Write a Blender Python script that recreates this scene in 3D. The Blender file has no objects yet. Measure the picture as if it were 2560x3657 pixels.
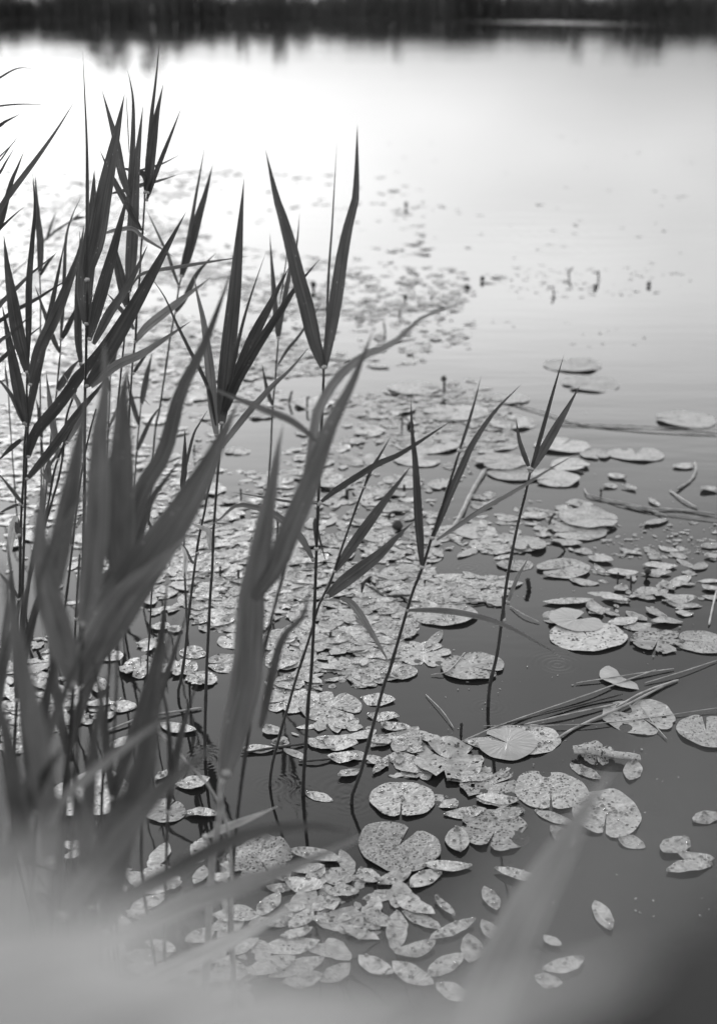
import bpy, math, random
import numpy as np
from mathutils import Vector, Matrix

scene = bpy.context.scene
C = scene.collection
R = math.radians

# ------------------------------------------------------------------ camera
PW, PH = 2560.0, 3657.0              # size of the photograph, for laying things out by eye
HC = 1.6                             # eye height above the water
FPX = 50.0 / 36.0 * PH
PITCH = math.atan((PH / 2 - 32) / FPX)
cam_d = bpy.data.cameras.new('camera')
cam = bpy.data.objects.new('camera', cam_d)
C.objects.link(cam)
cam.location = (0, 0, HC)
cam.rotation_euler = (math.pi / 2 - PITCH, 0, 0)
cam_d.sensor_fit = 'VERTICAL'
cam_d.sensor_height = 36.0
cam_d.sensor_width = 36.0 * PW / PH
cam_d.lens = 50.0
cam_d.clip_start = 0.02
cam_d.clip_end = 6000
cam_d.dof.use_dof = True
cam_d.dof.focus_distance = 3.25
cam_d.dof.aperture_fstop = 3.0
scene.camera = cam

# ------------------------------------------------------------------ sky, sun, exposure
SUN_EL, SUN_AZ = 14.0, -21.5         # degrees; azimuth measured from the view direction, minus = left
world = bpy.data.worlds.new('World')
scene.world = world
world.use_nodes = True
wt = world.node_tree
wt.nodes.clear()
def wn(t, **kw):
    n = wt.nodes.new(t)
    for k, v in kw.items():
        setattr(n, k, v)
    return n
w_out = wn('ShaderNodeOutputWorld')
w_bg = wn('ShaderNodeBackground')
w_sky = wn('ShaderNodeTexSky', sky_type='NISHITA', sun_disc=False)
w_sky.sun_elevation = R(SUN_EL)
w_sky.sun_rotation = R(SUN_AZ)
w_sky.air_density = 1.0
w_sky.dust_density = 6.0
w_bw = wn('ShaderNodeRGBToBW')
w_tc = wn('ShaderNodeTexCoord')
w_map = wn('ShaderNodeMapping')
w_map.inputs['Scale'].default_value = (1.0, 1.0, 2.6)
w_map.inputs['Location'].default_value = (3.1, 0.7, 0.2)
w_noise = wn('ShaderNodeTexNoise')
w_noise.inputs['Scale'].default_value = 2.1
w_noise.inputs['Detail'].default_value = 4.0
w_noise.inputs['Roughness'].default_value = 0.5
w_cl = wn('ShaderNodeMapRange')
w_cl.inputs['From Min'].default_value = 0.34
w_cl.inputs['From Max'].default_value = 0.66
w_cl.inputs['To Min'].default_value = 3.5
w_cl.inputs['To Max'].default_value = 11.5
L = wt.links.new
def wm(op, a, b=None):
    n = wn('ShaderNodeMath', operation=op)
    for i, v in enumerate((a, b)):
        if v is None: continue
        if isinstance(v, bpy.types.NodeSocket): L(v, n.inputs[i])
        else: n.inputs[i].default_value = v
    return n.outputs[0]
sv = Vector((math.sin(R(SUN_AZ)) * math.cos(R(SUN_EL)), math.cos(R(SUN_AZ)) * math.cos(R(SUN_EL)), math.sin(R(SUN_EL))))
w_dot = wn('ShaderNodeVectorMath', operation='DOT_PRODUCT')
w_dot.inputs[1].default_value = sv
L(w_tc.outputs['Generated'], w_dot.inputs[0])
w_sep = wn('ShaderNodeSeparateXYZ')
L(w_tc.outputs['Generated'], w_sep.inputs[0])
halo = wm('MULTIPLY', wm('POWER', wm('MAXIMUM', w_dot.outputs['Value'], 0.0), 10.0), 18.5)      # thin cloud glowing round the veiled sun
bz = wm('DIVIDE', wm('SUBTRACT', w_sep.outputs['Z'], 0.15), 0.14)
low = wm('MULTIPLY', wm('POWER', 2.718, wm('MULTIPLY', wm('MULTIPLY', bz, bz), -1.0)), 9.0)        # a light band of thinner cloud low in the sky, dimmer again in the haze at the horizon
L(w_sky.outputs['Color'], w_bw.inputs['Color'])
L(w_tc.outputs['Generated'], w_map.inputs['Vector'])
L(w_map.outputs['Vector'], w_noise.inputs['Vector'])
L(w_noise.outputs['Fac'], w_cl.inputs['Value'])
zen = wm('MULTIPLY', wm('POWER', wm('MAXIMUM', w_sep.outputs['Z'], 0.0), 1.5), 8.0)                # unseen overhead sky, brightened as under closed cloud to add light on the pads
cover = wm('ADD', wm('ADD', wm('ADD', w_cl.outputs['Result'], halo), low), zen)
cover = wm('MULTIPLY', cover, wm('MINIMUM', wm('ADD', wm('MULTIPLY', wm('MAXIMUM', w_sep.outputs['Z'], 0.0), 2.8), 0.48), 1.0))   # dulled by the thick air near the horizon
w_mix = wn('ShaderNodeMix', data_type='FLOAT')
w_mix.inputs['Factor'].default_value = 0.85   # a cover of thin cloud over the clear sky
L(w_bw.outputs['Val'], w_mix.inputs['A'])
L(cover, w_mix.inputs['B'])
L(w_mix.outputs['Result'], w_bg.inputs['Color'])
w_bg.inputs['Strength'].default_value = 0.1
L(w_bg.outputs['Background'], w_out.inputs['Surface'])

sun_d = bpy.data.lights.new('sun', 'SUN')
sun_d.energy = 1.2
sun_d.angle = R(10)
sun_d.color = (1, 1, 1)
sun = bpy.data.objects.new('sun', sun_d)
C.objects.link(sun)
sun.rotation_euler = (-sv).to_track_quat('-Z', 'Y').to_euler()
sun.location = sv * 50

scene.render.engine = 'CYCLES'
scene.cycles.use_denoising = True
scene.cycles.max_bounces = 8
scene.cycles.transparent_max_bounces = 12
scene.cycles.caustics_reflective = False
scene.cycles.caustics_refractive = False
scene.view_settings.view_transform = 'Standard'
scene.view_settings.look = 'None'
scene.view_settings.exposure = 0.0
scene.view_settings.gamma = 1.0
scene.view_settings.use_curve_mapping = False

# ------------------------------------------------------------------ helpers
CP, SP = math.cos(PITCH), math.sin(PITCH)
EYE = Vector((0, 0, HC))
def ray(px, py):
    x = (px - PW / 2) / FPX
    y = -(py - PH / 2) / FPX
    return Vector((x, CP + y * SP, -SP + y * CP))   # per metre of depth
def onwater(px, py, z=0.0):
    d = ray(px, py)
    return EYE + d * ((HC - z) / -d.z)
def at(px, py, Y):
    d = ray(px, py)
    return EYE + d * (Y / d.y)
def depth(p):
    return p.y * CP + (HC - p.z) * SP
def ppm(p):                                          # pixels per metre at p
    return FPX / depth(p)

def link(name, me, mat=None, parent=None, smooth=True):
    o = bpy.data.objects.new(name, me)
    C.objects.link(o)
    if parent is not None:
        o.parent = parent
    if mat is not None and not me.materials:
        me.materials.append(mat)
    if smooth and me.polygons:
        me.polygons.foreach_set('use_smooth', [True] * len(me.polygons))
    return o
def mesh(name, v, f, uv=None):
    me = bpy.data.meshes.new(name)
    me.from_pydata([tuple(p) for p in v], [], f)
    if uv is not None:
        l = me.uv_layers.new(name='UVMap')
        idx = np.empty(len(me.loops), dtype=np.int32)
        me.loops.foreach_get('vertex_index', idx)
        l.data.foreach_set('uv', np.asarray(uv, dtype=np.float32)[idx].ravel())
    me.update()
    return me
def tag(o, label=None, cat=None, group=None, kind=None):
    if label: o['label'] = label
    if cat: o['category'] = cat
    if group: o['group'] = group
    if kind: o['kind'] = kind
    return o
def empty(name, loc):
    o = bpy.data.objects.new(name, None)
    C.objects.link(o)
    o.location = loc
    o.empty_display_size = 0.05
    return o
def spline(pts, n):
    """Catmull-Rom through pts, resampled to n points by arc length."""
    P = np.array([list(p) for p in pts], dtype=float)
    if len(P) == 2:
        t = np.linspace(0, 1, n)[:, None]
        return P[0] * (1 - t) + P[1] * t
    Q = np.vstack([2 * P[0] - P[1], P, 2 * P[-1] - P[-2]])
    out = []
    for i in range(len(P) - 1):
        p0, p1, p2, p3 = Q[i:i + 4]
        for t in np.linspace(0, 1, 14, endpoint=False):
            out.append(0.5 * ((2 * p1) + (-p0 + p2) * t + (2 * p0 - 5 * p1 + 4 * p2 - p3) * t * t + (-p0 + 3 * p1 - 3 * p2 + p3) * t ** 3))
    out.append(P[-1])
    out = np.array(out)
    s = np.concatenate([[0], np.cumsum(np.linalg.norm(np.diff(out, axis=0), axis=1))])
    u = np.linspace(0, s[-1], n)
    return np.stack([np.interp(u, s, out[:, k]) for k in range(3)], axis=1)

# ------------------------------------------------------------------ materials (the photograph is black and white: all tones are neutral)
def mat_new(name):
    m = bpy.data.materials.new(name)
    m.use_nodes = True
    nt = m.node_tree
    for n in list(nt.nodes):
        nt.nodes.remove(n)
    return m, nt
class NT:
    def __init__(s, nt): s.nt = nt
    def n(s, t, ins=None, **kw):
        nd = s.nt.nodes.new(t)
        for k, v in kw.items(): setattr(nd, k, v)
        for k, v in (ins or {}).items():
            if hasattr(v, 'is_output') or isinstance(v, bpy.types.NodeSocket): s.nt.links.new(v, nd.inputs[k])
            else: nd.inputs[k].default_value = v
        return nd
    def math(s, op, a, b=None, c=None):
        nd = s.nt.nodes.new('ShaderNodeMath'); nd.operation = op
        for i, v in enumerate((a, b, c)):
            if v is None: continue
            if isinstance(v, bpy.types.NodeSocket): s.nt.links.new(v, nd.inputs[i])
            else: nd.inputs[i].default_value = v
        return nd.outputs[0]
    def rng(s, v, a, b, c, d, clamp=True):
        nd = s.n('ShaderNodeMapRange', {'Value': v, 'From Min': a, 'From Max': b, 'To Min': c, 'To Max': d})
        nd.clamp = clamp
        return nd.outputs['Result']
    def mix(s, f, a, b):
        return s.n('ShaderNodeMix', {'Factor': f, 'A': a, 'B': b}, data_type='FLOAT').outputs['Result']
def grey(v): return (v, v, v, 1)

def reed_leaf_mat(name, tone, rough=0.45, trans=0.28):
    m, nt = mat_new(name); g = NT(nt)
    uv = g.n('ShaderNodeUVMap').outputs['UV']
    sep = g.n('ShaderNodeSeparateXYZ', {'Vector': uv})
    u, v = sep.outputs['X'], sep.outputs['Y']
    rnd = g.n('ShaderNodeObjectInfo').outputs['Random']
    mp = g.n('ShaderNodeCombineXYZ', {'X': g.math('MULTIPLY', u, 38.0), 'Y': g.math('MULTIPLY', v, 1.6), 'Z': g.math('MULTIPLY', rnd, 37.0)})
    veins = g.n('ShaderNodeTexNoise', {'Vector': mp.outputs[0], 'Scale': 1.0, 'Detail': 3.0}).outputs['Fac']
    mp2 = g.n('ShaderNodeCombineXYZ', {'X': g.math('MULTIPLY', u, 2.0), 'Y': g.math('MULTIPLY', v, 5.0), 'Z': g.math('MULTIPLY', rnd, 91.0)})
    blot = g.n('ShaderNodeTexNoise', {'Vector': mp2.outputs[0], 'Scale': 1.0, 'Detail': 2.0}).outputs['Fac']
    rib = g.math('ABSOLUTE', g.math('SUBTRACT', u, 0.5))
    ribm = g.rng(rib, 0.0, 0.05, 1.0, 0.0)
    val = g.math('MULTIPLY', g.rng(veins, 0.32, 0.68, 0.62, 1.4), g.rng(blot, 0.3, 0.7, 0.75, 1.25))
    val = g.math('MULTIPLY', val, g.rng(rnd, 0.0, 1.0, 0.75, 1.25))
    val = g.math('MULTIPLY', val, g.rng(ribm, 0.0, 1.0, 1.0, 0.72))
    spk = g.n('ShaderNodeTexVoronoi', {'Vector': g.n('ShaderNodeCombineXYZ', {'X': g.math('MULTIPLY', u, 9.0), 'Y': g.math('MULTIPLY', v, 60.0), 'Z': g.math('MULTIPLY', rnd, 53.0)}).outputs[0], 'Scale': 1.0}).outputs['Distance']
    val = g.math('MULTIPLY', val, g.rng(v, 0.9, 1.0, 1.0, 1.9))
    val = g.math('MULTIPLY', val, g.rng(rib, 0.455, 0.495, 1.0, 1.5))
    val = g.math('MULTIPLY', val, tone)
    vf = g.n('ShaderNodeTexVoronoi', {'Vector': g.n('ShaderNodeCombineXYZ', {'X': g.math('MULTIPLY', u, 14.0), 'Y': g.math('MULTIPLY', v, 70.0), 'Z': g.math('MULTIPLY', rnd, 77.0)}).outputs[0], 'Scale': 1.0})
    fleck = g.math('MULTIPLY', g.math('GREATER_THAN', g.n('ShaderNodeSeparateColor', {'Color': vf.outputs['Color']}).outputs[0], 0.94), g.rng(vf.outputs['Distance'], 0.3, 0.38, 1.0, 0.0))
    fleck = g.math('MULTIPLY', fleck, g.rng(blot, 0.5, 0.6, 0.0, 0.8))
    val = g.mix(fleck, val, 0.35)
    col = g.n('ShaderNodeCombineXYZ', {'X': val, 'Y': val, 'Z': val}).outputs[0]
    h = g.math('ADD', g.math('MULTIPLY', veins, 0.0012), g.math('MULTIPLY', ribm, 0.0008))
    bump = g.n('ShaderNodeBump', {'Height': h, 'Strength': 0.5, 'Distance': 0.6}).outputs['Normal']
    pr = g.n('ShaderNodeBsdfPrincipled', {'Base Color': col, 'Roughness': g.rng(spk, 0.0, 0.25, rough - 0.15, rough + 0.05), 'Normal': bump, 'Specular IOR Level': 0.35})
    tr = g.n('ShaderNodeBsdfTranslucent', {'Color': col})
    mx = g.n('ShaderNodeMixShader', {0: trans, 1: pr.outputs[0], 2: tr.outputs[0]})
    g.n('ShaderNodeOutputMaterial', {'Surface': mx.outputs[0]})
    return m

def simple_mat(name, tone, rough=0.6, var=0.3, scale=40.0, spec=0.4, bump=0.0):
    m, nt = mat_new(name); g = NT(nt)
    tc = g.n('ShaderNodeTexCoord').outputs['Object']
    rnd = g.n('ShaderNodeObjectInfo').outputs['Random']
    off = g.n('ShaderNodeVectorMath', {0: tc, 1: g.n('ShaderNodeCombineXYZ', {'X': g.math('MULTIPLY', rnd, 17.0)}).outputs[0]}, operation='ADD').outputs[0]
    no = g.n('ShaderNodeTexNoise', {'Vector': off, 'Scale': scale, 'Detail': 4.0}).outputs['Fac']
    val = g.math('MULTIPLY', g.rng(no, 0.25, 0.75, 1 - var, 1 + var), g.rng(rnd, 0, 1, tone * 0.8, tone * 1.2))
    col = g.n('ShaderNodeCombineXYZ', {'X': val, 'Y': val, 'Z': val}).outputs[0]
    ins = {'Base Color': col, 'Roughness': rough, 'Specular IOR Level': spec}
    if bump:
        ins['Normal'] = g.n('ShaderNodeBump', {'Height': no, 'Strength': 0.6, 'Distance': bump}).outputs['Normal']
    pr = g.n('ShaderNodeBsdfPrincipled', ins)
    g.n('ShaderNodeOutputMaterial', {'Surface': pr.outputs[0]})
    return m

def pad_mat(name, tone, speck, rough=0.30, attr=False):
    """Floating leaf: rumpled skin, radial veins, insect-bitten dark specks; the underside is smoother and paler."""
    m, nt = mat_new(name); g = NT(nt)
    tc = g.n('ShaderNodeNewGeometry').outputs['Position']
    uv = g.n('ShaderNodeUVMap').outputs['UV']
    sep = g.n('ShaderNodeSeparateXYZ', {'Vector': uv})
    u, v = sep.outputs['X'], sep.outputs['Y']
    if attr:
        rnd = g.n('ShaderNodeAttribute', attribute_name='tone').outputs['Fac']
    else:
        rnd = g.n('ShaderNodeObjectInfo').outputs['Random']
    off = g.n('ShaderNodeCombineXYZ', {'X': g.math('MULTIPLY', rnd, 13.0), 'Y': g.math('MULTIPLY', rnd, 7.0), 'Z': g.math('MULTIPLY', rnd, 29.0)}).outputs[0]
    p = g.n('ShaderNodeVectorMath', {0: tc, 1: off}, operation='ADD').outputs[0]
    p = g.n('ShaderNodeVectorMath', {0: p, 'Scale': g.rng(g.math('FRACT', g.math('MULTIPLY', rnd, 7.31)), 0, 1, 0.7, 1.5)}, operation='SCALE').outputs[0]
    ruck = g.n('ShaderNodeTexNoise', {'Vector': p, 'Scale': 75.0, 'Detail': 3.0, 'Roughness': 0.55, 'Distortion': 0.6}).outputs['Fac']
    big = g.n('ShaderNodeTexNoise', {'Vector': p, 'Scale': 16.0, 'Detail': 3.0}).outputs['Fac']
    rad = g.n('ShaderNodeCombineXYZ', {'X': g.math('MULTIPLY', u, 34.0), 'Y': g.math('MULTIPLY', v, 1.5), 'Z': g.math('MULTIPLY', rnd, 31.0)}).outputs[0]
    vein = g.n('ShaderNodeTexNoise', {'Vector': rad, 'Scale': 1.0, 'Detail': 2.0}).outputs['Fac']
    # specks: short dark bites
    sp = g.n('ShaderNodeTexNoise', {'Vector': p, 'Scale': 150.0, 'Detail': 1.5}).outputs['Fac']
    vor = g.n('ShaderNodeTexVoronoi', {'Vector': g.n('ShaderNodeVectorMath', {0: p, 1: g.n('ShaderNodeVectorMath', {0: g.n('ShaderNodeTexNoise', {'Vector': p, 'Scale': 45.0}).outputs['Color'], 1: (0.012, 0.012, 0)}, operation='MULTIPLY').outputs[0]}, operation='ADD').outputs[0], 'Scale': 112.0, 'Randomness': 1.0}, voronoi_dimensions='2D')
    vc = g.n('ShaderNodeSeparateColor', {'Color': vor.outputs['Color']})
    drift = g.n('ShaderNodeTexNoise', {'Vector': p, 'Scale': 30.0, 'Detail': 2.0}).outputs['Fac']
    keep = g.math('GREATER_THAN', vc.outputs[0], g.math('SUBTRACT', 1.0, g.math('MULTIPLY', g.rng(drift, 0.35, 0.68, 0.1, 1.9), g.math('MULTIPLY', g.rng(g.math('FRACT', g.math('MULTIPLY', rnd, 3.77)), 0, 1, 0.35, 1.5), speck))))
    size = g.rng(vc.outputs[1], 0.0, 1.0, 0.10, 0.44)
    dd = g.math('SUBTRACT', g.math('ADD', vor.outputs['Distance'], g.math('MULTIPLY', g.math('SUBTRACT', sp, 0.5), 0.7)), size)
    spot = g.math('MULTIPLY', keep, g.rng(dd, -0.04, 0.05, 1.0, 0.0))
    rot = g.math('MULTIPLY', g.rng(g.math('ADD', big, g.math('MULTIPLY', ruck, 0.25)), 0.70, 0.80, 0.0, 0.75), min(1.0, speck * 1.6))
    back = g.n('ShaderNodeNewGeometry').outputs['Backfacing']
    val = g.math('MULTIPLY', g.rng(ruck, 0.36, 0.64, 0.72, 1.22), g.rng(big, 0.3, 0.7, 0.8, 1.18))
    val = g.math('MULTIPLY', val, g.rng(vein, 0.3, 0.7, 0.9, 1.1))
    val = g.math('MULTIPLY', val, g.rng(rnd, 0, 1, tone * 0.74, tone * 1.22))
    val = g.mix(rot, val, tone * 0.3)
    val = g.mix(spot, val, 0.015)
    val = g.mix(back, val, g.math('MULTIPLY', g.rng(big, 0.2, 0.8, 0.75, 1.15), 0.34))
    col = g.n('ShaderNodeCombineXYZ', {'X': val, 'Y': val, 'Z': val}).outputs[0]
    h = g.math('ADD', g.math('MULTIPLY', ruck, 0.006), g.math('ADD', g.math('MULTIPLY', vein, 0.003), g.math('MULTIPLY', spot, -0.002)))
    h = g.mix(back, h, g.math('MULTIPLY', vein, 0.004))
    bump = g.n('ShaderNodeBump', {'Height': h, 'Strength': 0.8, 'Distance': 1.0}).outputs['Normal']
    pr = g.n('ShaderNodeBsdfPrincipled', {'Base Color': col, 'Roughness': g.rng(big, 0.2, 0.8, rough - 0.08, rough + 0.14), 'Normal': bump, 'Specular IOR Level': 0.5})
    tr = g.n('ShaderNodeBsdfTranslucent', {'Color': col})
    mx = g.n('ShaderNodeMixShader', {0: 0.12, 1: pr.outputs[0], 2: tr.outputs[0]})
    g.n('ShaderNodeOutputMaterial', {'Surface': mx.outputs[0]})
    return m

M = {}
M['reed'] = reed_leaf_mat('reed_leaf_skin', 0.07)
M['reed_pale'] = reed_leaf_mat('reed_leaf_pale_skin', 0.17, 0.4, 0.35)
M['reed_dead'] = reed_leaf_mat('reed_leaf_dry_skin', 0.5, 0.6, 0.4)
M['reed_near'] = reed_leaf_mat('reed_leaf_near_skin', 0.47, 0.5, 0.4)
M['reed_mid'] = reed_leaf_mat('reed_leaf_middle_skin', 0.10)
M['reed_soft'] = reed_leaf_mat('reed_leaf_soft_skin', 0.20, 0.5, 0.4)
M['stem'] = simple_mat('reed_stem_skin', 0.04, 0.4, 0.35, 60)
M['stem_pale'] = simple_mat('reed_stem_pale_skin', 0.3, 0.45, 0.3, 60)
M['collar'] = simple_mat('reed_collar_skin', 0.34, 0.5, 0.3, 90)
M['straw'] = simple_mat('dry_stalk_skin', 0.30, 0.6, 0.5, 30)
M['spike'] = simple_mat('flower_spike_skin', 0.03, 0.7, 0.4, 200, bump=0.003)
M['pad'] = pad_mat('lily_pad_skin', 0.38, 0.12)
M['pad_speck'] = pad_mat('lily_pad_specked_skin', 0.37, 0.27)
M['pad_eaten'] = pad_mat('lily_pad_eaten_skin', 0.32, 0.55, 0.42)
M['oval'] = pad_mat('pondweed_leaf_skin', 0.36, 0.015)
M['oval_mass'] = pad_mat('pondweed_mass_skin', 0.36, 0.30, attr=True)
M['bed'] = simple_mat('lake_bed_mud', 0.03, 0.9, 0.5, 3)
M['soil'] = simple_mat('bank_soil', 0.06, 0.9, 0.5, 6)
M['grass'] = simple_mat('far_meadow', 0.06, 0.9, 0.4, 0.2)
M['bark'] = simple_mat('bush_bark', 0.05, 0.9, 0.4, 4)
M['foliage'] = simple_mat('bush_foliage', 0.05, 0.6, 0.5, 1.5)
M['far_reed'] = simple_mat('far_reed_skin', 0.055, 0.6, 0.75, 0.09)

def drop_mat():
    m, nt = mat_new('water_drop'); g = NT(nt)
    pr = g.n('ShaderNodeBsdfPrincipled', {'Base Color': grey(1), 'Roughness': 0.03, 'IOR': 1.33, 'Transmission Weight': 0.9})
    g.n('ShaderNodeOutputMaterial', {'Surface': pr.outputs[0]})
    return m
M['drop'] = drop_mat()

RINGS = [(1670, 2028, 62, 0.10), (1991, 2374, 66, 0.10), (1235, 2822, 48, 0.07), (1985, 835, 11, 0.07), (1980, 893, 11, 0.06), (1560, 2040, 60, 0.05), (2330, 2870, 60, 0.10), (1083, 2840, 80, 0.08), (964, 2806, 80, 0.08), (1255, 2870, 80, 0.08), (1742, 2524, 75, 0.10), (733, 2715, 80, 0.08)]
def water_mat():
    m, nt = mat_new('lake_water'); g = NT(nt)
    pos = g.n('ShaderNodeNewGeometry').outputs['Position']
    s1 = g.n('ShaderNodeVectorMath', {0: pos, 1: (1.3, 4.2, 1)}, operation='MULTIPLY').outputs[0]
    n1 = g.n('ShaderNodeTexNoise', {'Vector': s1, 'Scale': 1.0, 'Detail': 3.0, 'Roughness': 0.5}).outputs['Fac']
    s2 = g.n('ShaderNodeVectorMath', {0: pos, 1: (0.05, 0.13, 1)}, operation='MULTIPLY').outputs[0]
    n2 = g.n('ShaderNodeTexNoise', {'Vector': s2, 'Scale': 1.0, 'Detail': 2.0}).outputs['Fac']
    sp = g.n('ShaderNodeSeparateXYZ', {'Vector': pos})
    X, Y = sp.outputs['X'], sp.outputs['Y']
    calm = g.rng(n2, 0.35, 0.7, 0.45, 1.3)
    amp = g.math('MULTIPLY', calm, g.rng(Y, 2.0, 60.0, 0.0019, 0.0021))
    h = g.math('MULTIPLY', n1, amp)
    for (px, py, freq, a) in RINGS:
        c = onwater(px, py)
        d = g.n('ShaderNodeVectorMath', {0: pos, 1: tuple(c)}, operation='DISTANCE').outputs['Value']
        lam = 1.1 / freq * 1.0
        wv = g.math('SINE', g.math('MULTIPLY', d, 2 * math.pi / lam))
        env = g.math('POWER', 2.718, g.math('MULTIPLY', g.math('POWER', g.math('DIVIDE', d, lam * 3.2), 2.0), -1.0))
        h = g.math('ADD', h, g.math('MULTIPLY', g.math('MULTIPLY', wv, env), a * 0.0012 * (lam / 0.017)))
    # a patch roughened by a breath of wind before the far shore
    wx = g.math('MULTIPLY', g.rng(X, 10, 25, 0, 1), g.rng(X, 25, 37, 1, 0))
    wy = g.math('MULTIPLY', g.rng(Y, 130, 185, 0, 1), g.rng(Y, 205, 240, 1, 0))
    ruff = g.math('MULTIPLY', wx, wy)
    bump = g.n('ShaderNodeBump', {'Height': h, 'Strength': 1.0, 'Distance': 1.0}).outputs['Normal']
    fr = g.n('ShaderNodeFresnel', {'IOR': 1.333, 'Normal': bump}).outputs[0]
    gl = g.n('ShaderNodeBsdfGlossy', {'Color': grey(1), 'Roughness': g.mix(ruff, 0.02, 0.13), 'Normal': bump})
    td = g.n('ShaderNodeBsdfTransparent', {'Color': grey(0.4)})
    df = g.n('ShaderNodeBsdfDiffuse', {'Color': grey(0.022)})
    body = g.n('ShaderNodeMixShader', {0: 0.55, 1: td.outputs[0], 2: df.outputs[0]})
    mx = g.n('ShaderNodeMixShader', {0: fr, 1: body.outputs[0], 2: gl.outputs[0]})
    g.n('ShaderNodeOutputMaterial', {'Surface': mx.outputs[0]})
    return m
M['water'] = water_mat()

# ------------------------------------------------------------------ the setting
SHORE = 240.0
def sheet(name, x0, x1, y0, y1, z, mat):
    return tag(link(name, mesh(name, [(x0, y0, z), (x1, y0, z), (x1, y1, z), (x0, y1, z)], [(0, 1, 2, 3)]), mat, smooth=False), kind='structure')
sheet('lake_water', -700, 700, 0.2, SHORE + 6, 0.0, M['water'])
sheet('lake_bed', -700, 700, 0.1, SHORE + 7, -0.55, M['bed'])
def near_bank():
    rnd = random.Random(5)
    nx, ny = 60, 14
    v, f = [], []
    for j in range(ny + 1):
        for i in range(nx + 1):
            x = -30 + i
            y = -30 + 31.2 * (j / ny) ** 0.6
            z = 0.25 * min(1, max(-1.6, (0.75 - y) / 0.5)) + rnd.uniform(-.03, .03)
            v.append((x, y, z))
    for j in range(ny):
        for i in range(nx):
            a = j * (nx + 1) + i
            f.append((a, a + 1, a + nx + 2, a + nx + 1))
    tag(link('near_bank', mesh('near_bank', v, f), M['soil']), kind='structure')
near_bank()
def far_bank():
    rnd = random.Random(6)
    v, f = [], []
    ys = [SHORE - 3, SHORE, SHORE + 2, SHORE + 8, SHORE + 40, SHORE + 300, 3500]
    zs = [-0.6, 0.0, 0.35, 0.6, 0.8, 1.5, 3.0]
    nx = 120
    for y, z in zip(ys, zs):
        for i in range(nx + 1):
            x = (i / nx - 0.5) * (1400 if y < 400 else 6000)
            v.append((x, y + (rnd.uniform(-1.2, 1.2) if y < SHORE + 9 else 0), z))
    for j in range(len(ys) - 1):
        for i in range(nx):
            a = j * (nx + 1) + i
            f.append((a, a + 1, a + nx + 2, a + nx + 1))
    tag(link('far_bank', mesh('far_bank', v, f), M['grass']), kind='structure')
far_bank()

def far_reeds():
    rnd = random.Random(8)
    v, f = [], []
    for i in range(20000):
        x = rnd.uniform(-95, 95)
        y = SHORE + rnd.uniform(-1.5, 6.5)
        h = rnd.uniform(3.9, 4.6) + 0.5 * math.sin(x * 0.13) + 0.4 * math.sin(x * 0.41 + 1)
        w = rnd.uniform(0.02, 0.05)
        a = rnd.uniform(0, math.pi)
        dx, dy = math.cos(a) * w, math.sin(a) * w
        lx, ly = rnd.uniform(-.25, .25), rnd.uniform(-.25, .25)
        n = len(v)
        v += [(x - dx, y - dy, -0.1), (x + dx, y + dy, -0.1), (x + dx + lx * .5, y + dy + ly * .5, h * .6), (x - dx + lx * .5, y - dy + ly * .5, h * .6), (x + lx, y + ly, h)]
        f += [(n, n + 1, n + 2, n + 3), (n + 3, n + 2, n + 4)]
    tag(link('far_reeds', mesh('far_reeds', v, f), M['far_reed'], smooth=False), 'belt of reeds lining the blurred far shore of the lake', 'reeds', kind='stuff')
far_reeds()

# ------------------------------------------------------------------ bushes on the far shore
def crown_mesh(seed, n=1500):
    rnd = random.Random(seed)
    v, f = [], []
    lobes = []
    for k in range(9):
        a = rnd.uniform(0, 6.283)
        lobes.append((0.30 * math.cos(a) * rnd.uniform(.3, 1), 0.30 * math.sin(a) * rnd.uniform(.3, 1), rnd.uniform(0.2, 0.85), rnd.uniform(0.13, 0.26)))
    for i in range(n):
        cx, cy, cz, r = rnd.choice(lobes)
        d = Vector((rnd.gauss(0, 1), rnd.gauss(0, 1), rnd.gauss(0, 1))).normalized() * r * rnd.uniform(.5, 1.05)
        c = Vector((cx, cy, cz)) + d
        if c.z < 0.03 or c.z > 1: continue
        s = rnd.uniform(.012, .030)
        t = Vector((rnd.gauss(0, 1), rnd.gauss(0, 1), rnd.gauss(0, 1))).normalized()
        b = t.orthogonal().normalized()
        k = len(v)
        v += [c - t * s, c + b * s * .6, c + t * s, c - b * s * .6]
        f.append((k, k + 1, k + 2, k + 3))
    me = mesh('bush_crown', v, f)
    me.materials.append(M['foliage'])
    return me
def trunk_mesh(seed):
    rnd = random.Random(seed)
    v, f = [], []
    def limb(p0, p1, r0, r1):
        ax = (p1 - p0).normalized(); u = ax.orthogonal().normalized(); w = ax.cross(u)
        k = len(v)
        for p, r in ((p0, r0), (p1, r1)):
            for i in range(6):
                a = i * math.pi / 3
                v.append(p + u * math.cos(a) * r + w * math.sin(a) * r)
        for i in range(6):
            f.append((k + i, k + (i + 1) % 6, k + 6 + (i + 1) % 6, k + 6 + i))
    top = Vector((0, 0, .45))
    limb(Vector((0, 0, -.05)), top, .03, .018)
    for i in range(6):
        a = i * 1.05 + rnd.random()
        limb(Vector((0, 0, .12 + .05 * i)), Vector((.25 * math.cos(a), .25 * math.sin(a), .4 + .08 * i)), .014, .005)
    me = mesh('bush_trunk', v, f)
    me.materials.append(M['bark'])
    return me
crowns = [crown_mesh(40 + i) for i in range(4)]
trunks = [trunk_mesh(60 + i) for i in range(2)]
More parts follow.
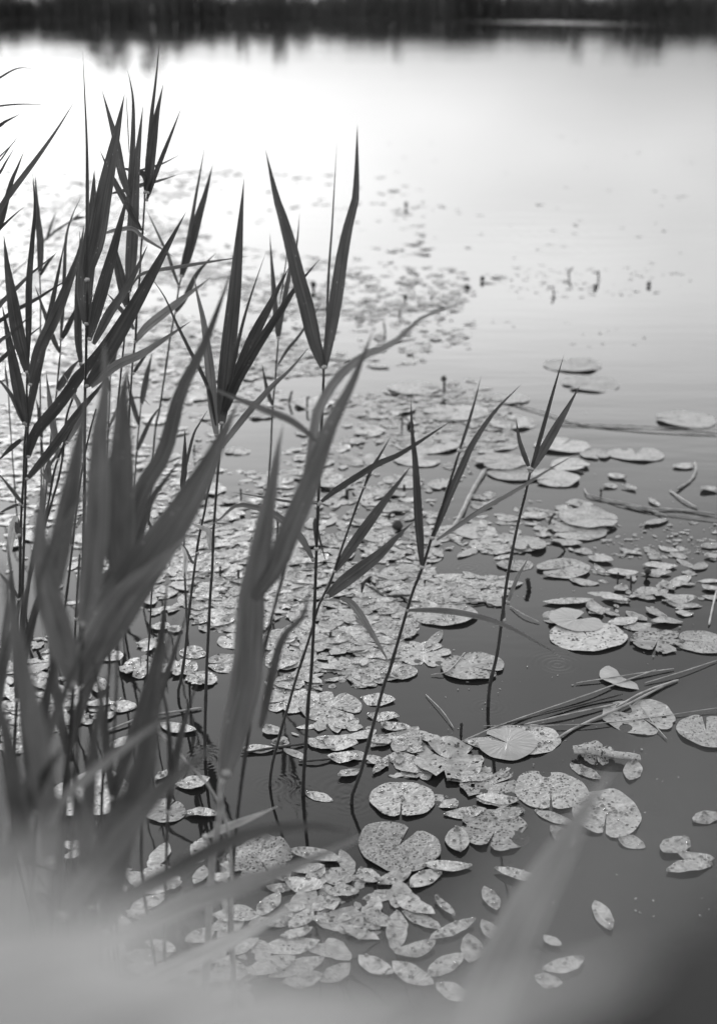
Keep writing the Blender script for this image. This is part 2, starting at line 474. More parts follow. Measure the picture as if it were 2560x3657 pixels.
# (photo x, lower end of the mirror image in photo pixels, width in photo pixels)
FAR = [(20, 180, 110), (130, 112, 150), (240, 108, 130), (330, 112, 90), (390, 195, 120), (470, 200, 130), (560, 208, 130), (640, 190, 120), (700, 150, 90),
       (770, 125, 120), (850, 130, 110), (888, 178, 60), (960, 128, 120), (1020, 172, 80), (1100, 135, 130), (1190, 128, 110), (1270, 130, 120), (1340, 120, 90),
       (1412, 168, 60), (1480, 130, 110), (1540, 140, 120), (1620, 142, 100), (1715, 140, 90), (1810, 128, 90), (1880, 138, 100), (1950, 126, 90), (2025, 160, 80),
       (2150, 165, 130), (2230, 178, 120), (2300, 160, 90), (2390, 125, 100), (2470, 135, 110), (2540, 150, 120)]
def far_bushes():
    rnd = random.Random(3)
    for i, (px, py, wpx) in enumerate(FAR):
        d = PITCH + math.atan((py - PH / 2) / FPX)
        Y = SHORE + rnd.uniform(3.5, 9)
        H = max(4.4, Y * math.tan(d) - HC + (2.2 if py > 150 else 0.8))
        base = Vector(((px - PW / 2) / FPX * Y * CP * 1.06, Y, 0.4))
        W = wpx / FPX * Y / 0.9
        o = empty('shore_bush', base)
        o.scale = (W, W, H)
        o.rotation_euler = (0, 0, rnd.uniform(0, 6.28))
        c = link('crown', crowns[i % 4], None, o); t = link('trunk', trunks[i % 2], None, o)
        ones = ['', 'first', 'second', 'third', 'fourth', 'fifth', 'sixth', 'seventh', 'eighth', 'ninth', 'tenth', 'eleventh', 'twelfth', 'thirteenth', 'fourteenth', 'fifteenth', 'sixteenth', 'seventeenth', 'eighteenth', 'nineteenth']
        k = i + 1
        nth = ones[k] if k < 20 else ('twentieth' if k == 20 else 'thirtieth' if k == 30 else ('twenty-' if k < 30 else 'thirty-') + ones[k % 10])
        size = 'tall dark' if H > 5.6 else 'low dark'
        lb = f'{size} bush on the blurred far shore, {nth} counted from the left'
        tag(o, lb, 'bush', 'bushes along the far shore')
far_bushes()

# ------------------------------------------------------------------ reeds
PROF_T = [0, .06, .18, .32, .5, .68, .84, .94, 1]
PROF_W = [.42, .68, .95, 1.0, .88, .62, .32, .13, .012]
def blade(pts3, wmax, roll, fold, rnd, n=18, prof=None):
    """A reed leaf: keeled ribbon along pts3 (base to tip) that narrows to a long point."""
    P = spline(pts3, n)
    v, f, uv = [], [], []
    k = 6
    T = np.gradient(P, axis=0)
    tw = rnd.uniform(-0.5, 0.5)
    for i in range(n):
        t = i / (n - 1)
        p = Vector(P[i]); tg = Vector(T[i]).normalized()
        view = (EYE - Vector(P[min(i, n // 2)])).normalized()
        side = tg.cross(view)
        if side.length < 1e-4: side = tg.orthogonal()
        side.normalize()
        a = roll + tw * (t - .4)
        side = (Matrix.Rotation(a, 3, tg) @ side).normalized()
        nor = side.cross(tg).normalized()
        w = wmax * float(np.interp(t, PROF_T, prof or PROF_W)) * 0.5
        w *= 1 + 0.03 * math.sin(9 * t + roll * 5)
        for j in range(k + 1):
            s = j / k * 2 - 1
            z = fold * w * (abs(s) ** 1.3) + 0.04 * w * math.sin(14 * t + 3 * s)
            v.append(p + side * (s * w) + nor * z)
            uv.append((j / k, t))
    for i in range(n - 1):
        for j in range(k):
            a = i * (k + 1) + j
            f.append((a, a + 1, a + k + 2, a + k + 1))
    return v, f, uv
def tube(P, rad, k=8):
    v, f = [], []
    T = np.gradient(P, axis=0)
    for i in range(len(P)):
        tg = Vector(T[i]).normalized()
        u = tg.cross(Vector((0.1, 1, 0))).normalized()
        w = tg.cross(u)
        r = rad[i]
        for j in range(k):
            a = 2 * math.pi * j / k
            v.append(Vector(P[i]) + u * (math.cos(a) * r) + w * (math.sin(a) * r))
    for i in range(len(P) - 1):
        for j in range(k):
            f.append((i * k + j, i * k + (j + 1) % k, (i + 1) * k + (j + 1) % k, (i + 1) * k + j))
    f.append(tuple(range(k - 1, -1, -1)))
    m = (len(P) - 1) * k
    f.append(tuple(range(m, m + k)))
    return v, f
def local(v, o): return [(p[0] - o.x, p[1] - o.y, p[2] - o.z) for p in v]

reed_no = [0]
def reed(label, stem, leaves, Y=None, rpx=9.0, mat='reed', smat='stem', group='reeds standing in the shallow water', lean=0.0):
    """stem: photo points from the top down to the water; leaves: (points base to tip, width in px[, material[, away]])."""
    reed_no[0] += 1
    rnd = random.Random(1000 + reed_no[0] * 7)
    base = onwater(*stem[-1])
    if Y is None:
        Y = base.y
    S = [at(x, y, Y) for x, y in stem]
    foot = S[-1].copy()
    if foot.z > 0.002:                               # the stem goes on below the frame down to the water
        foot = Vector((S[-1].x + rnd.uniform(-.03, .03), Y, 0.0))
        S.append(foot)
    S.append(Vector((foot.x, Y + 0.01, -0.25)))
    foot = Vector((foot.x, Y, 0.0))
    # lean towards or away from the camera a little, root fixed
    root = empty('reed_plant', foot)
    tag(root, label, 'reed', group)
    n = 40
    P = spline(S, n)
    r0 = rpx * (1.3 if rpx < 13 else 1.0) / ppm(S[len(S) // 2]) / 2
    rad = np.linspace(0.62, 1.05, n) * r0
    # swollen joints
    s = np.linspace(0, 1, n)
    for k in range(3, n, 7):
        rad[k] *= 1.22
    v, f = tube(P, rad)
    link('stem', mesh('stem', local(v, foot), f), M[smat], root)
    for lf in leaves:
        pts, w = lf[0], lf[1]
        mt = lf[2] if len(lf) > 2 and lf[2] else mat
        away = lf[3] if len(lf) > 3 else rnd.uniform(-.07, .07)
        m = len(pts)
        p3 = [at(x, y, Y + away * (i / (m - 1)) ** 1.2) for i, (x, y) in enumerate(pts)]
        roll = rnd.choice((-1, 1)) * rnd.uniform(.12, .6)
        if len(lf) > 4: roll = lf[4]
        wid = w / ppm(p3[m // 2]) / math.cos(roll)
        fold = rnd.uniform(.12, .32)
        bv, bf, buv = blade(p3, wid, roll, fold, rnd)
        link('leaf', mesh('leaf', local(bv, foot), bf, buv), M[mt], root)
        # pale collar where the blade leaves the stem
        if rpx >= 5 and min(abs(pts[0][0] - x) + abs(pts[0][1] - y) * .3 for x, y in [(float(np.interp(pts[0][1], [q[1] for q in stem], [q[0] for q in stem])), pts[0][1])]) < 18 and stem[0][1] - 10 <= pts[0][1]:
            a = p3[0]
            tg = (p3[1] - p3[0]).normalized()
            cv, cf = tube(np.array([list(a - tg * r0 * .8), list(a), list(a + tg * r0 * .9)]), [r0 * 1.02, r0 * 1.28, r0 * .95])
            link('collar', mesh('collar', local(cv, foot), cf), M['collar'], root)
    return root

# --- the sharp plants, left to right
reed('tall reed with the broad dark leaf and needle-thin upright leaf above it',
     [(313, 998), (310, 1160), (308, 1300), (305, 1400), (303, 1600), (303, 1720), (302, 1830), (297, 2100), (288, 2390)],
     [([(313, 998), (318, 950), (344, 853), (370, 701), (405, 530), (446, 335)], 64, None, .02, .15),
      ([(311, 1000), (310, 827), (310, 548), (303, 350), (296, 172)], 13, None, -.03, .9),
      ([(310, 1157), (306, 1080), (308, 1000), (330, 800), (338, 605)], 60, None, .05),
      ([(320, 1211), (345, 1110), (370, 1024), (410, 880), (464, 668)], 44, None, .08),
      ([(335, 1229), (392, 1120), (430, 1065), (475, 990), (529, 874)], 32, None, .05),
      ([(311, 1377), (370, 1286), (436, 1172), (523, 1015), (614, 850), (665, 757)], 52, None, -.04, .3),
      ([(327, 1381), (414, 1307), (501, 1268), (588, 1212), (684, 1146)], 32, 'reed_pale')], rpx=11)
reed('left-edge reed in front with a thin leaf reaching out of frame',
     [(96, 1516), (89, 1500 + 90), (85, 1718), (78, 1827), (74, 1979), (72, 2110), (62, 2260)],
     [([(96, 1516), (65, 1373), (39, 1242), (22, 1155), (9, 1090)], 42),
      ([(102, 1516), (113, 1438), (144, 1286), (174, 1155), (209, 980), (235, 850)], 30),
      ([(87, 1512), (44, 1416), (0, 1360), (-20, 1340)], 19),
      ([(82, 1565), (40, 1600), (-8, 1648)], 18),
      ([(87, 1805), (40, 1745), (-8, 1685)], 14), ([(74, 1800), (40, 1812), (-8, 1835)], 12),
      ([(72, 2140), (35, 2090), (-8, 2035)], 16), ([(58, 1842), (45, 1900), (36, 1960), (27, 2018)], 30, 'reed_dead')], rpx=10)
reed('left reed whose two large leaves make a wide fork',
     [(98, 1329), (97, 1400), (102, 1500), (96, 1631), (91, 1805), (87, 1936), (81, 2145), (78, 2275)],
     [([(98, 1329), (88, 1270), (70, 1198), (48, 1068), (30, 959), (15, 840)], 48),
      ([(109, 1373), (144, 1242), (196, 1133), (248, 1002), (283, 902), (303, 800)], 45),
      ([(102, 1285), (104, 1150), (106, 1000), (118, 850), (126, 740), (117, 605)], 24),
      ([(102, 1630), (126, 1547), (209, 1447), (279, 1351), (370, 1233), (475, 1060)], 44, None, -.1),
      ([(98, 1709), (174, 1618), (261, 1500), (301, 1447), (362, 1377), (395, 1325)], 34, None, -.05),
      ([(70, 1912), (64, 1880), (64, 1840)], 25)], rpx=9)
reed('slender reed with a single dark spear leaf beside the fork at left',
     [(143, 972), (146, 1068), (146, 1181), (145, 1400), (148, 1600), (150, 1800), (150, 1960)],
     [([(143, 972), (144, 920), (142, 853), (133, 766), (126, 614)], 25), ([(144, 985), (170, 940), (205, 900)], 12)], rpx=6)
reed('reed with a narrow folded leaf left of the broad dark leaf',
     [(218, 1211), (216, 1264), (209, 1338), (203, 1407), (190, 1500), (175, 1650), (165, 1750), (150, 1900), (140, 2080)],
     [([(218, 1211), (222, 1155), (231, 980), (237, 850), (261, 766), (294, 697)], 15),
      ([(222, 1211), (244, 1168), (270, 1111), (288, 1060)], 20),
      ([(218, 1264), (192, 1211), (161, 1120), (135, 1046), (124, 1015)], 18),
      ([(205, 1395), (235, 1350), (262, 1310), (292, 1280)], 26)], rpx=7)
reed('leaning bare reed stem crossing behind the left fork',
     [(292, 1299), (270, 1400), (257, 1434), (237, 1500), (218, 1674), (165, 1861), (125, 2000), (90, 2190)],
     [([(290, 1299), (280, 1200), (280, 1000), (287, 900), (286, 823)], 28),
      ([(262, 1420), (250, 1390), (262, 1350), (300, 1300)], 22)], rpx=9)
reed('leaning reed stem with a short pointed leaf sheath at mid height',
     [(300, 1440), (268, 1505), (224, 1600), (196, 1680), (172, 1805), (135, 1935), (105, 2080), (86, 2235)],
     [([(178, 1732), (172, 1690), (178, 1630)], 28), ([(210, 1640), (186, 1490), (166, 1330)], 26, 'reed_pale'),
      ([(240, 1580), (290, 1480), (262, 1400), (228, 1335)], 22, 'reed_pale')], rpx=9)
reed('thin reed stem hidden low behind the blurred leaves at left',
     [(345, 1460), (318, 1560), (290, 1700), (272, 1830), (253, 2010), (235, 2153), (226, 2210)],
     [([(257, 1945), (248, 1915), (240, 1880)], 14), ([(275, 1880), (290, 1855), (320, 1835)], 14, 'reed_pale')], rpx=8)
reed('tallest reed at left with a bunch of spear leaves and a curled one',
     [(518, 688), (516, 745), (510, 832), (504, 897), (501, 972), (497, 1024), (490, 1111), (484, 1220), (475, 1286), (468, 1394), (455, 1560), (440, 1800), (425, 2120)],
     [([(518, 688), (525, 592), (540, 418), (553, 309), (574, 122)], 17, None, .05, .8),
      ([(529, 688), (542, 548), (560, 418), (584, 300)], 36),
      ([(525, 714), (553, 627), (584, 548), (610, 483), (649, 383)], 18),
      ([(520, 684), (524, 640), (507, 616), (457, 604), (420, 600)], 22, None, -.06),
      ([(497, 609), (540, 597), (583, 583), (650, 549)], 9, None, .3),
      ([(401, 690), (450, 678), (501, 662), (570, 645), (640, 622)], 15, None, .3),
      ([(484, 1220), (523, 1172), (588, 1120), (653, 1068), (700, 1033), (752, 992)], 32, 'reed_pale'),
      ([(477, 1333), (505, 1290), (540, 1242)], 13)], rpx=8)
reed('reed with the upright pale-ribbed leaf and an arched pale leaf folded over',
     [(462, 1037), (460, 1111), (449, 1177), (442, 1242), (431, 1351), (420, 1500), (408, 1800), (398, 2170)],
     [([(461, 1042), (464, 990), (468, 937), (475, 810), (484, 636), (497, 505), (512, 374)], 43, None, .03, .1),
      ([(462, 745), (468, 640), (475, 527), (477, 374), (468, 300), (456, 250)], 21),
      ([(462, 548), (456, 420), (449, 296)], 4),
      ([(462, 701), (436, 614), (420, 522), (405, 461), (383, 383), (364, 318)], 30, None, .06),
      ([(507, 823), (457, 731), (418, 662), (383, 592), (357, 535)], 25, None, .05),
      ([(453, 1094), (440, 1040), (418, 937), (408, 880), (402, 840)], 37),
      ([(379, 832), (418, 821), (475, 816), (514, 849), (592, 897), (625, 922)], 16, 'reed_pale', -.08),
      ([(470, 1024), (501, 981), (566, 963), (653, 950), (774, 931), (890, 915)], 14, 'reed_pale', -.08),
      ([(479, 1177), (436, 1111), (379, 1042)], 18)], rpx=8)
reed('reed with a tall pair of leaves leaning right beside the tallest bunch',
     [(649, 989), (640, 1024), (627, 1111), (610, 1198), (597, 1286), (584, 1373), (571, 1460), (557, 1520), (549, 1609), (538, 1760), (530, 1880)],
     [([(649, 989), (660, 950), (683, 874), (713, 765), (733, 700), (761, 585)], 35),
      ([(649, 985), (670, 874), (689, 765), (700, 700), (733, 518)], 15),
      ([(639, 1022), (617, 961), (600, 909), (571, 850), (520, 740)], 12),
      ([(627, 1116), (657, 1070), (700, 983), (735, 940), (774, 900)], 20)], rpx=7)
reed('tall reed at centre left with a fan of wide leaves',
     [(792, 1511), (783, 1633), (774, 1742), (768, 1829), (763, 1894), (761, 1960), (758, 2047), (753, 2100), (745, 2256), (737, 2440), (733, 2715)],
     [([(792, 1511), (800, 1400), (809, 1310), (822, 1179), (837, 1048), (848, 918), (857, 809), (872, 637)], 58, None, .03, .2),
      ([(774, 1555), (761, 1437), (752, 1332), (739, 1223), (726, 1136), (705, 1048), (692, 980)], 36, 'reed_pale'),
      ([(796, 1481), (825, 1400), (861, 1310), (905, 1201), (962, 1092), (992, 1031), (1036, 948)], 46),
      ([(800, 1470), (844, 1366), (914, 1244), (970, 1157), (1014, 1092), (1053, 1031), (1144, 922)], 36, None, -.1),
      ([(812, 1430), (826, 1353), (857, 1201), (883, 1101), (914, 1005), (953, 892)], 13),
      ([(772, 1520), (744, 1384), (678, 1249), (627, 1146), (588, 1059), (527, 972)], 14),
      ([(796, 1594), (826, 1550), (879, 1481), (922, 1433), (979, 1371), (1036, 1319), (1112, 1229)], 24, 'reed_pale', -.06)], rpx=10)
reed('slanting reed stem close beside the fan-leaved reed with a folded pale leaf',
     [(782, 1640), (766, 1677), (744, 1751), (731, 1829), (713, 1908), (700, 1995), (677, 2176), (661, 2335), (645, 2439), (638, 2490)],
     [([(752, 1960), (748, 1900), (720, 1883), (674, 1866)], 22, 'reed_dead'), ([(705, 1975), (690, 2010), (665, 1960), (640, 1935)], 10, 'reed_pale')], rpx=9)
reed('short thin reed with one upright leaf in the gap of the reeds',
     [(655, 1760), (656, 1850), (657, 1913), (661, 2056), (666, 2180), (672, 2310)],
     [([(655, 1765), (653, 1720), (657, 1690), (660, 1600), (661, 1530)], 22), ([(657, 1700), (690, 1560), (715, 1510), (745, 1460)], 11),
      ([(659, 2060), (664, 1990), (650, 1950), (630, 1910)], 18, 'reed_dead')], rpx=7)
reed('far slim reed with a narrow V of leaves left of the great fork',
     [(994, 1210), (990, 1266), (986, 1310), (983, 1375), (979, 1394), (972, 1494), (968, 1590), (964, 1655), (958, 1800), (955, 1950)],
     [([(992, 1208), (983, 1092), (975, 983), (968, 896), (964, 833)], 20), ([(996, 1205), (1007, 1114), (1023, 1027), (1040, 944), (1060, 866), (1070, 761)], 18),
      ([(998, 1092), (1012, 1000), (1025, 909), (1036, 809)], 5), ([(992, 1305), (1027, 1249), (1070, 1197), (1149, 1083)], 11),
      ([(975, 1450), (957, 1402), (942, 1332), (937, 1300)], 15)], rpx=7)
reed('central reed topped by a great two-leaf fork standing alone against bright water',
     [(1156, 1310), (1155, 1360), (1147, 1539), (1139, 1738), (1131, 1937), (1123, 2176), (1111, 2415), (1103, 2480), (1091, 2679), (1083, 2840)],
     [([(1155, 1312), (1123, 1223), (1092, 1092), (1062, 983), (1036, 874), (1005, 765), (985, 700), (948, 534)], 56, None, .04, .2),
      ([(1160, 1310), (1179, 1201), (1205, 1048), (1223, 918), (1249, 787), (1271, 700), (1276, 446)], 47, None, .04, -.3),
      ([(1160, 1230), (1166, 1157), (1175, 961), (1186, 809), (1192, 700), (1203, 510)], 9),
      ([(1118, 1998), (1070, 1912), (985, 1840), (914, 1812), (844, 1805), (785, 1855), (740, 1882)], 28, 'reed_pale', -.1),
      ([(1143, 1795), (1200, 1750), (1280, 1698), (1360, 1650), (1430, 1620), (1620, 1497)], 24),
      ([(1130, 1960), (1123, 1851), (1149, 1955), (1171, 2025)], 11), ([(1140, 1800), (1036, 1792), (905, 1770), (822, 1757)], 10)], rpx=11)
reed('reed stem slanting right with two broad leaves low beside the central reed',
     [(1320, 1690), (1280, 1790), (1219, 1961), (1179, 2080), (1139, 2160), (1107, 2272), (1060, 2415), (1030, 2520), (996, 2639), (964, 2806)],
     [([(1195, 2040), (1280, 1921), (1360, 1809), (1430, 1715), (1466, 1665)], 38), ([(1171, 2128), (1220, 2085), (1280, 2040), (1360, 1977), (1439, 1897), (1478, 1862)], 48),
      ([(1300, 1740), (1330, 1670), (1360, 1620), (1397, 1555)], 12), ([(1215, 2135), (1260, 2160), (1328, 2263), (1395, 2378)], 26, 'reed_pale', -.08)], rpx=9)
reed('dark slanting reed with upright slim leaves right of centre',
     [(1640, 1610), (1623, 1666), (1583, 1794), (1543, 1913), (1511, 2017), (1471, 2120), (1431, 2256), (1384, 2415), (1368, 2456), (1288, 2759), (1255, 2870)],
     [([(1507, 2025), (1495, 1857), (1483, 1658), (1471, 1539), (1467, 1419)], 31), ([(1543, 1921), (1599, 1778), (1646, 1674), (1686, 1586), (1765, 1470), (1862, 1371)], 28),
      ([(1559, 1929), (1630, 1881), (1726, 1817), (1838, 1754), (1965, 1674), (2077, 1610)], 18, 'reed_pale', -.2),
      ([(1640, 1610), (1670, 1515), (1695, 1430), (1718, 1340)], 11), ([(1455, 2180), (1559, 2180), (1678, 2196), (1798, 2232), (1917, 2295), (2021, 2359)], 22, 'reed_pale', -.3)], rpx=11)
reed('lone reed standing in open water right of the others',
     [(1893, 1682), (1877, 1754), (1846, 1881), (1822, 2001), (1806, 2096), (1794, 2192), (1774, 2335), (1750, 2439), (1742, 2524)],
     [([(1893, 1682), (1917, 1602), (1957, 1459), (1985, 1360), (2013, 1266)], 16), ([(1897, 1676), (1957, 1571), (2013, 1475), (2069, 1378)], 33),
      ([(1889, 1672), (1862, 1602), (1850, 1555), (1842, 1497)], 18), ([(1812, 2152), (1846, 2064), (1889, 1987)], 15, 'reed_pale'), ([(1798, 2215), (1796, 2170), (1792, 2125)], 13)], rpx=11)
# plants cut by the left edge
reed('reed beyond the left edge sending long leaves into the picture',
     [(-60, 860), (-65, 1200), (-70, 1600), (-75, 2250)],
     [([(-55, 860), (0, 753), (26, 710), (91, 623), (152, 540), (209, 457), (270, 357)], 21), ([(-55, 900), (0, 800), (22, 723), (44, 644), (61, 605), (89, 535)], 24),
      ([(-58, 900), (-10, 830), (44, 775), (91, 736)], 11), ([(-60, 700), (0, 618), (22, 579), (57, 522)], 10), ([(-60, 640), (0, 575), (35, 527), (76, 474)], 6),
      ([(-65, 1180), (0, 1090), (44, 1046), (109, 981), (152, 946), (200, 904)], 17), ([(-65, 1190), (0, 1146), (57, 1107), (131, 1068), (200, 1024), (283, 978)], 15),
      ([(-65, 1330), (0, 1286), (39, 1251), (105, 1198), (161, 1155)], 16), ([(-65, 1290), (0, 1220), (40, 1190), (130, 1110)], 13)], rpx=9)
reed('taller reed beyond the left edge with level leaf tips near the top',
     [(-90, 560), (-90, 900), (-92, 1400), (-95, 2150)],
     [([(-88, 500), (0, 448), (22, 433), (78, 405)], 14), ([(-90, 400), (0, 379), (87, 372), (178, 376)], 7), ([(-90, 330), (0, 278), (44, 252), (78, 242), (122, 246)], 8),
      ([(-90, 640), (0, 560), (60, 500)], 8)], rpx=8)
reed('distant blurred reed bending right behind the left fork',
     [(157, 864), (105, 924), (40, 985), (-20, 1060), (-60, 1300), (-70, 1500)],
     [([(160, 860), (170, 848), (192, 779), (209, 750)], 9), ([(159, 862), (200, 825), (261, 784), (322, 728)], 8), ([(262, 786), (285, 778), (312, 776)], 14)], rpx=5, Y=5.5)

# --- reeds nearer than the focus, softly blurred
NEAR = 'blurred reeds close to the camera'
reed('blurred reed with a tall paired leaf rising over the fan-leaved reed',
     [(805, 2760), (789, 2800), (785, 2910), (765, 3037), (752, 3200), (742, 3400), (730, 3700)],
     [([(805, 2760), (836, 2600), (876, 2440), (890, 2250), (900, 2096), (914, 2047), (935, 1938), (953, 1829), (975, 1720), (992, 1611), (1012, 1515)], 116, 'reed_pale', .05, .15),
      ([(905, 2140), (983, 2030), (1036, 1894), (1092, 1764), (1131, 1655), (1179, 1524), (1223, 1437), (1262, 1359), (1335, 1175)], 78, None, .1, -.2),
      ([(930, 2600), (1000, 2300), (1080, 2200), (1115, 2070)], 34)], Y=1.85, rpx=34, smat='stem_pale', mat='reed_mid', group=NEAR)
reed('blurred reed with an arched leaf passing over the fan-leaved reed',
     [(1130, 1600), (1100, 1740), (1040, 1950), (960, 2250), (900, 2550), (850, 2900), (820, 3300)],
     [([(1128, 1575), (1110, 1555), (1036, 1498), (948, 1463), (840, 1420), (752, 1385), (696, 1373)], 27, 'reed_pale', -.03),
      ([(1080, 1760), (1110, 1620), (1123, 1537), (1136, 1468), (1188, 1375), (1232, 1323), (1300, 1270), (1402, 1227), (1513, 1131), (1662, 1080)], 36, 'reed_pale', .1)], Y=2.05, rpx=12, mat='reed_mid', group=NEAR)
reed('blurred reed with one wide leaf leaning up to the right',
     [(265, 2420), (255, 2600), (235, 2900), (215, 3200), (200, 3600)],
     [([(265, 2430), (380, 2230), (520, 2010), (640, 1840), (740, 1665), (855, 1428)], 158, None, .05, .1),
      ([(268, 2440), (330, 2310), (400, 2180), (478, 2085), (580, 2000), (690, 1900)], 100, 'reed_pale', -.1)], Y=1.75, rpx=20, mat='reed_mid', group=NEAR)
reed('blurred reed with a leaf leaning across the narrow pale leaf',
     [(405, 2110), (395, 2300), (380, 2600), (365, 3000)],
     [([(405, 2110), (462, 1892), (490, 1790), (523, 1718), (588, 1609), (644, 1400), (722, 1245), (766, 1136), (835, 944)], 64, None, .05, .2),
      ([(322, 2197), (340, 2132), (440, 1985), (501, 1892), (540, 1783), (588, 1718), (655, 1628)], 42, None, .05)], Y=2.1, rpx=14, mat='reed_mid', group=NEAR)
reed('blurred dark reed leaf hanging upright like a blade in front of the left reeds',
     [(430, 2075), (425, 2250), (415, 2500), (400, 3000)],
     [([(432, 2075), (426, 1960), (424, 1857), (434, 1618), (440, 1419), (462, 1300)], 112, None, .05, .1)], Y=1.8, rpx=14, mat='reed_mid', group=NEAR)
reed('blurred mid-grey reed with two leaves standing side by side at lower left',
     [(295, 2230), (290, 2400), (270, 2800), (250, 3300)],
     [([(295, 2230), (319, 2096), (343, 1857), (358, 1539), (375, 1416), (372, 1215)], 96, None, .05, .2),
      ([(170, 2200), (183, 2096), (215, 1937), (263, 1698), (287, 1560), (310, 1400)], 84, None, .05, .25)], Y=1.6, rpx=18, mat='reed_mid', group=NEAR)
reed('blurred reed clump leaf crossing the bare stems at far left',
     [(260, 2440), (240, 2700), (215, 3000), (190, 3500)],
     [([(262, 2445), (225, 2290), (180, 2130), (152, 1979), (148, 1848), (166, 1690)], 98, None, .05),
      ([(150, 2200), (135, 2080), (170, 1990), (215, 1900), (330, 1720), (352, 1660)], 26, None, .02)], Y=1.5, rpx=20, mat='reed_mid', group=NEAR)
reed('strongly blurred reed at the left edge bending down to the corner',
     [(183, 3077), (190, 3250), (195, 3600)],
     [([(183, 3077), (160, 2850), (110, 2560), (60, 2300), (0, 1990)], 92, None, .0), ([(120, 3100), (60, 2850), (20, 2600), (-60, 2300)], 70)], Y=1.25, rpx=28, mat='reed_mid', group=NEAR)
reed('strongly blurred upright leaf below the gap between the reeds',
     [(374, 3320), (370, 3450), (365, 3700)],
     [([(374, 3320), (430, 2998), (510, 2759), (558, 2440), (600, 2300), (632, 2200)], 108, None, .05, .2),
      ([(300, 3300), (320, 2900), (345, 2600), (380, 2450), (430, 2300)], 60, None, .05)], Y=1.35, rpx=28, mat='reed_mid', group=NEAR)
reed('strongly blurred reed with slanting leaf over the round pad at lower left',
     [(220, 3260), (210, 3400), (200, 3700)],
     [([(225, 3260), (263, 3197), (398, 3037), (558, 2838), (717, 2700), (800, 2640)], 84, None, .05),
      ([(180, 2950), (239, 2838), (380, 2720), (518, 2615), (640, 2540)], 40, 'reed_pale', .05)], Y=1.2, rpx=28, mat='reed_mid', group=NEAR)
reed('strongly blurred reed with two leaves arching right over the oval leaves',
     [(380, 3420), (370, 3550), (360, 3700)],
     [([(400, 3280), (446, 3205), (637, 3101), (797, 3014), (996, 2958), (1150, 2955), (1300, 2985)], 58, None, .1),
      ([(395, 3380), (470, 3324), (677, 3221), (876, 3157), (1115, 3069), (1320, 2975)], 76, 'reed_pale', .1),
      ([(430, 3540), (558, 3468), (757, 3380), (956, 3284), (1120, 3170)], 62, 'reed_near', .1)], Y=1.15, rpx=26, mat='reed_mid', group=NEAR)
reed('pale dry reed with a bent white leaf above the oval leaves',
     [(735, 2988), (752, 3040), (748, 3150), (741, 3356), (730, 3700)],
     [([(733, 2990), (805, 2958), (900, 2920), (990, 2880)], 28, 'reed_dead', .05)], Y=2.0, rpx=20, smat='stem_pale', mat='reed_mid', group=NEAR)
reed('pale blurred stick leaning over dark water near the round pads',
     [(550, 2597), (600, 2650), (701, 2759), (760, 2830), (820, 2990), (830, 3300)], [], Y=2.0, rpx=14, smat='stem_pale', mat='reed_mid', group=NEAR)
reed('blurred pale thin stem rising from the bottom edge',
     [(800, 3080), (812, 3200), (830, 3400), (845, 3700)],
     [([(808, 3250), (800, 3160), (806, 3060)], 20, 'reed_dead')], Y=1.5, rpx=12, smat='stem_pale', mat='reed_mid', group=NEAR)
EX = [('soft dark leaf crossing the lower left just above the haze', 60, 2950, 1.45, [(330, 2250, 46), (-40, 2480, 40)]), ('soft leaf rising beside the big pale pad', 130, 2900, 1.7, [(250, 2180, 44), (60, 2300, 38)]),
      ('soft pair of leaves behind the small peppered pad', 400, 2850, 1.7, [(560, 2290, 42), (330, 2330, 34)]), ('soft narrow leaves under the wide leaning blurred leaf', 240, 2700, 1.9, [(470, 2160, 40), (180, 2080, 34)]),
      ('soft leaf at the left edge below the pale torn leaf', -20, 2650, 1.9, [(110, 2060, 36), (40, 2000, 30)]), ('soft leaf hiding the foot of the left fork', 60, 2500, 2.2, [(200, 1950, 34), (20, 1890, 26), (140, 1830, 20)]),
      ('soft upright leaf beside the hanging dark blade', 520, 2640, 2.0, [(600, 2060, 38), (680, 2150, 24)]), ('soft broad leaf fading into the haze at left', 20, 3150, 1.25, [(250, 2640, 60), (-60, 2560, 50)]),
      ('soft leaf fading into the haze below the reed gap', 330, 3230, 1.3, [(480, 2720, 54), (230, 2640, 46)]), ('soft thin leaf in front of the slanting stem', 600, 2900, 1.9, [(720, 2400, 30), (560, 2380, 20)])]
exr = random.Random(17)
for (lb, bx, by, Yp, tips) in EX:
    lv = []
    for (tx, ty, w) in tips:
        k = exr.uniform(-25, 25)
        lv.append(([(bx, by), (bx + (tx - bx) * .3 + k, by + (ty - by) * .34), (bx + (tx - bx) * .66 + k, by + (ty - by) * .7), (tx, ty)], w, None, exr.uniform(-.05, .08)))
    reed(lb, [(bx, by), (bx - 6, by + 200), (bx - 10, by + 500)], lv, Y=Yp, rpx=15, mat=exr.choice(['reed_mid', 'reed']), group=NEAR)
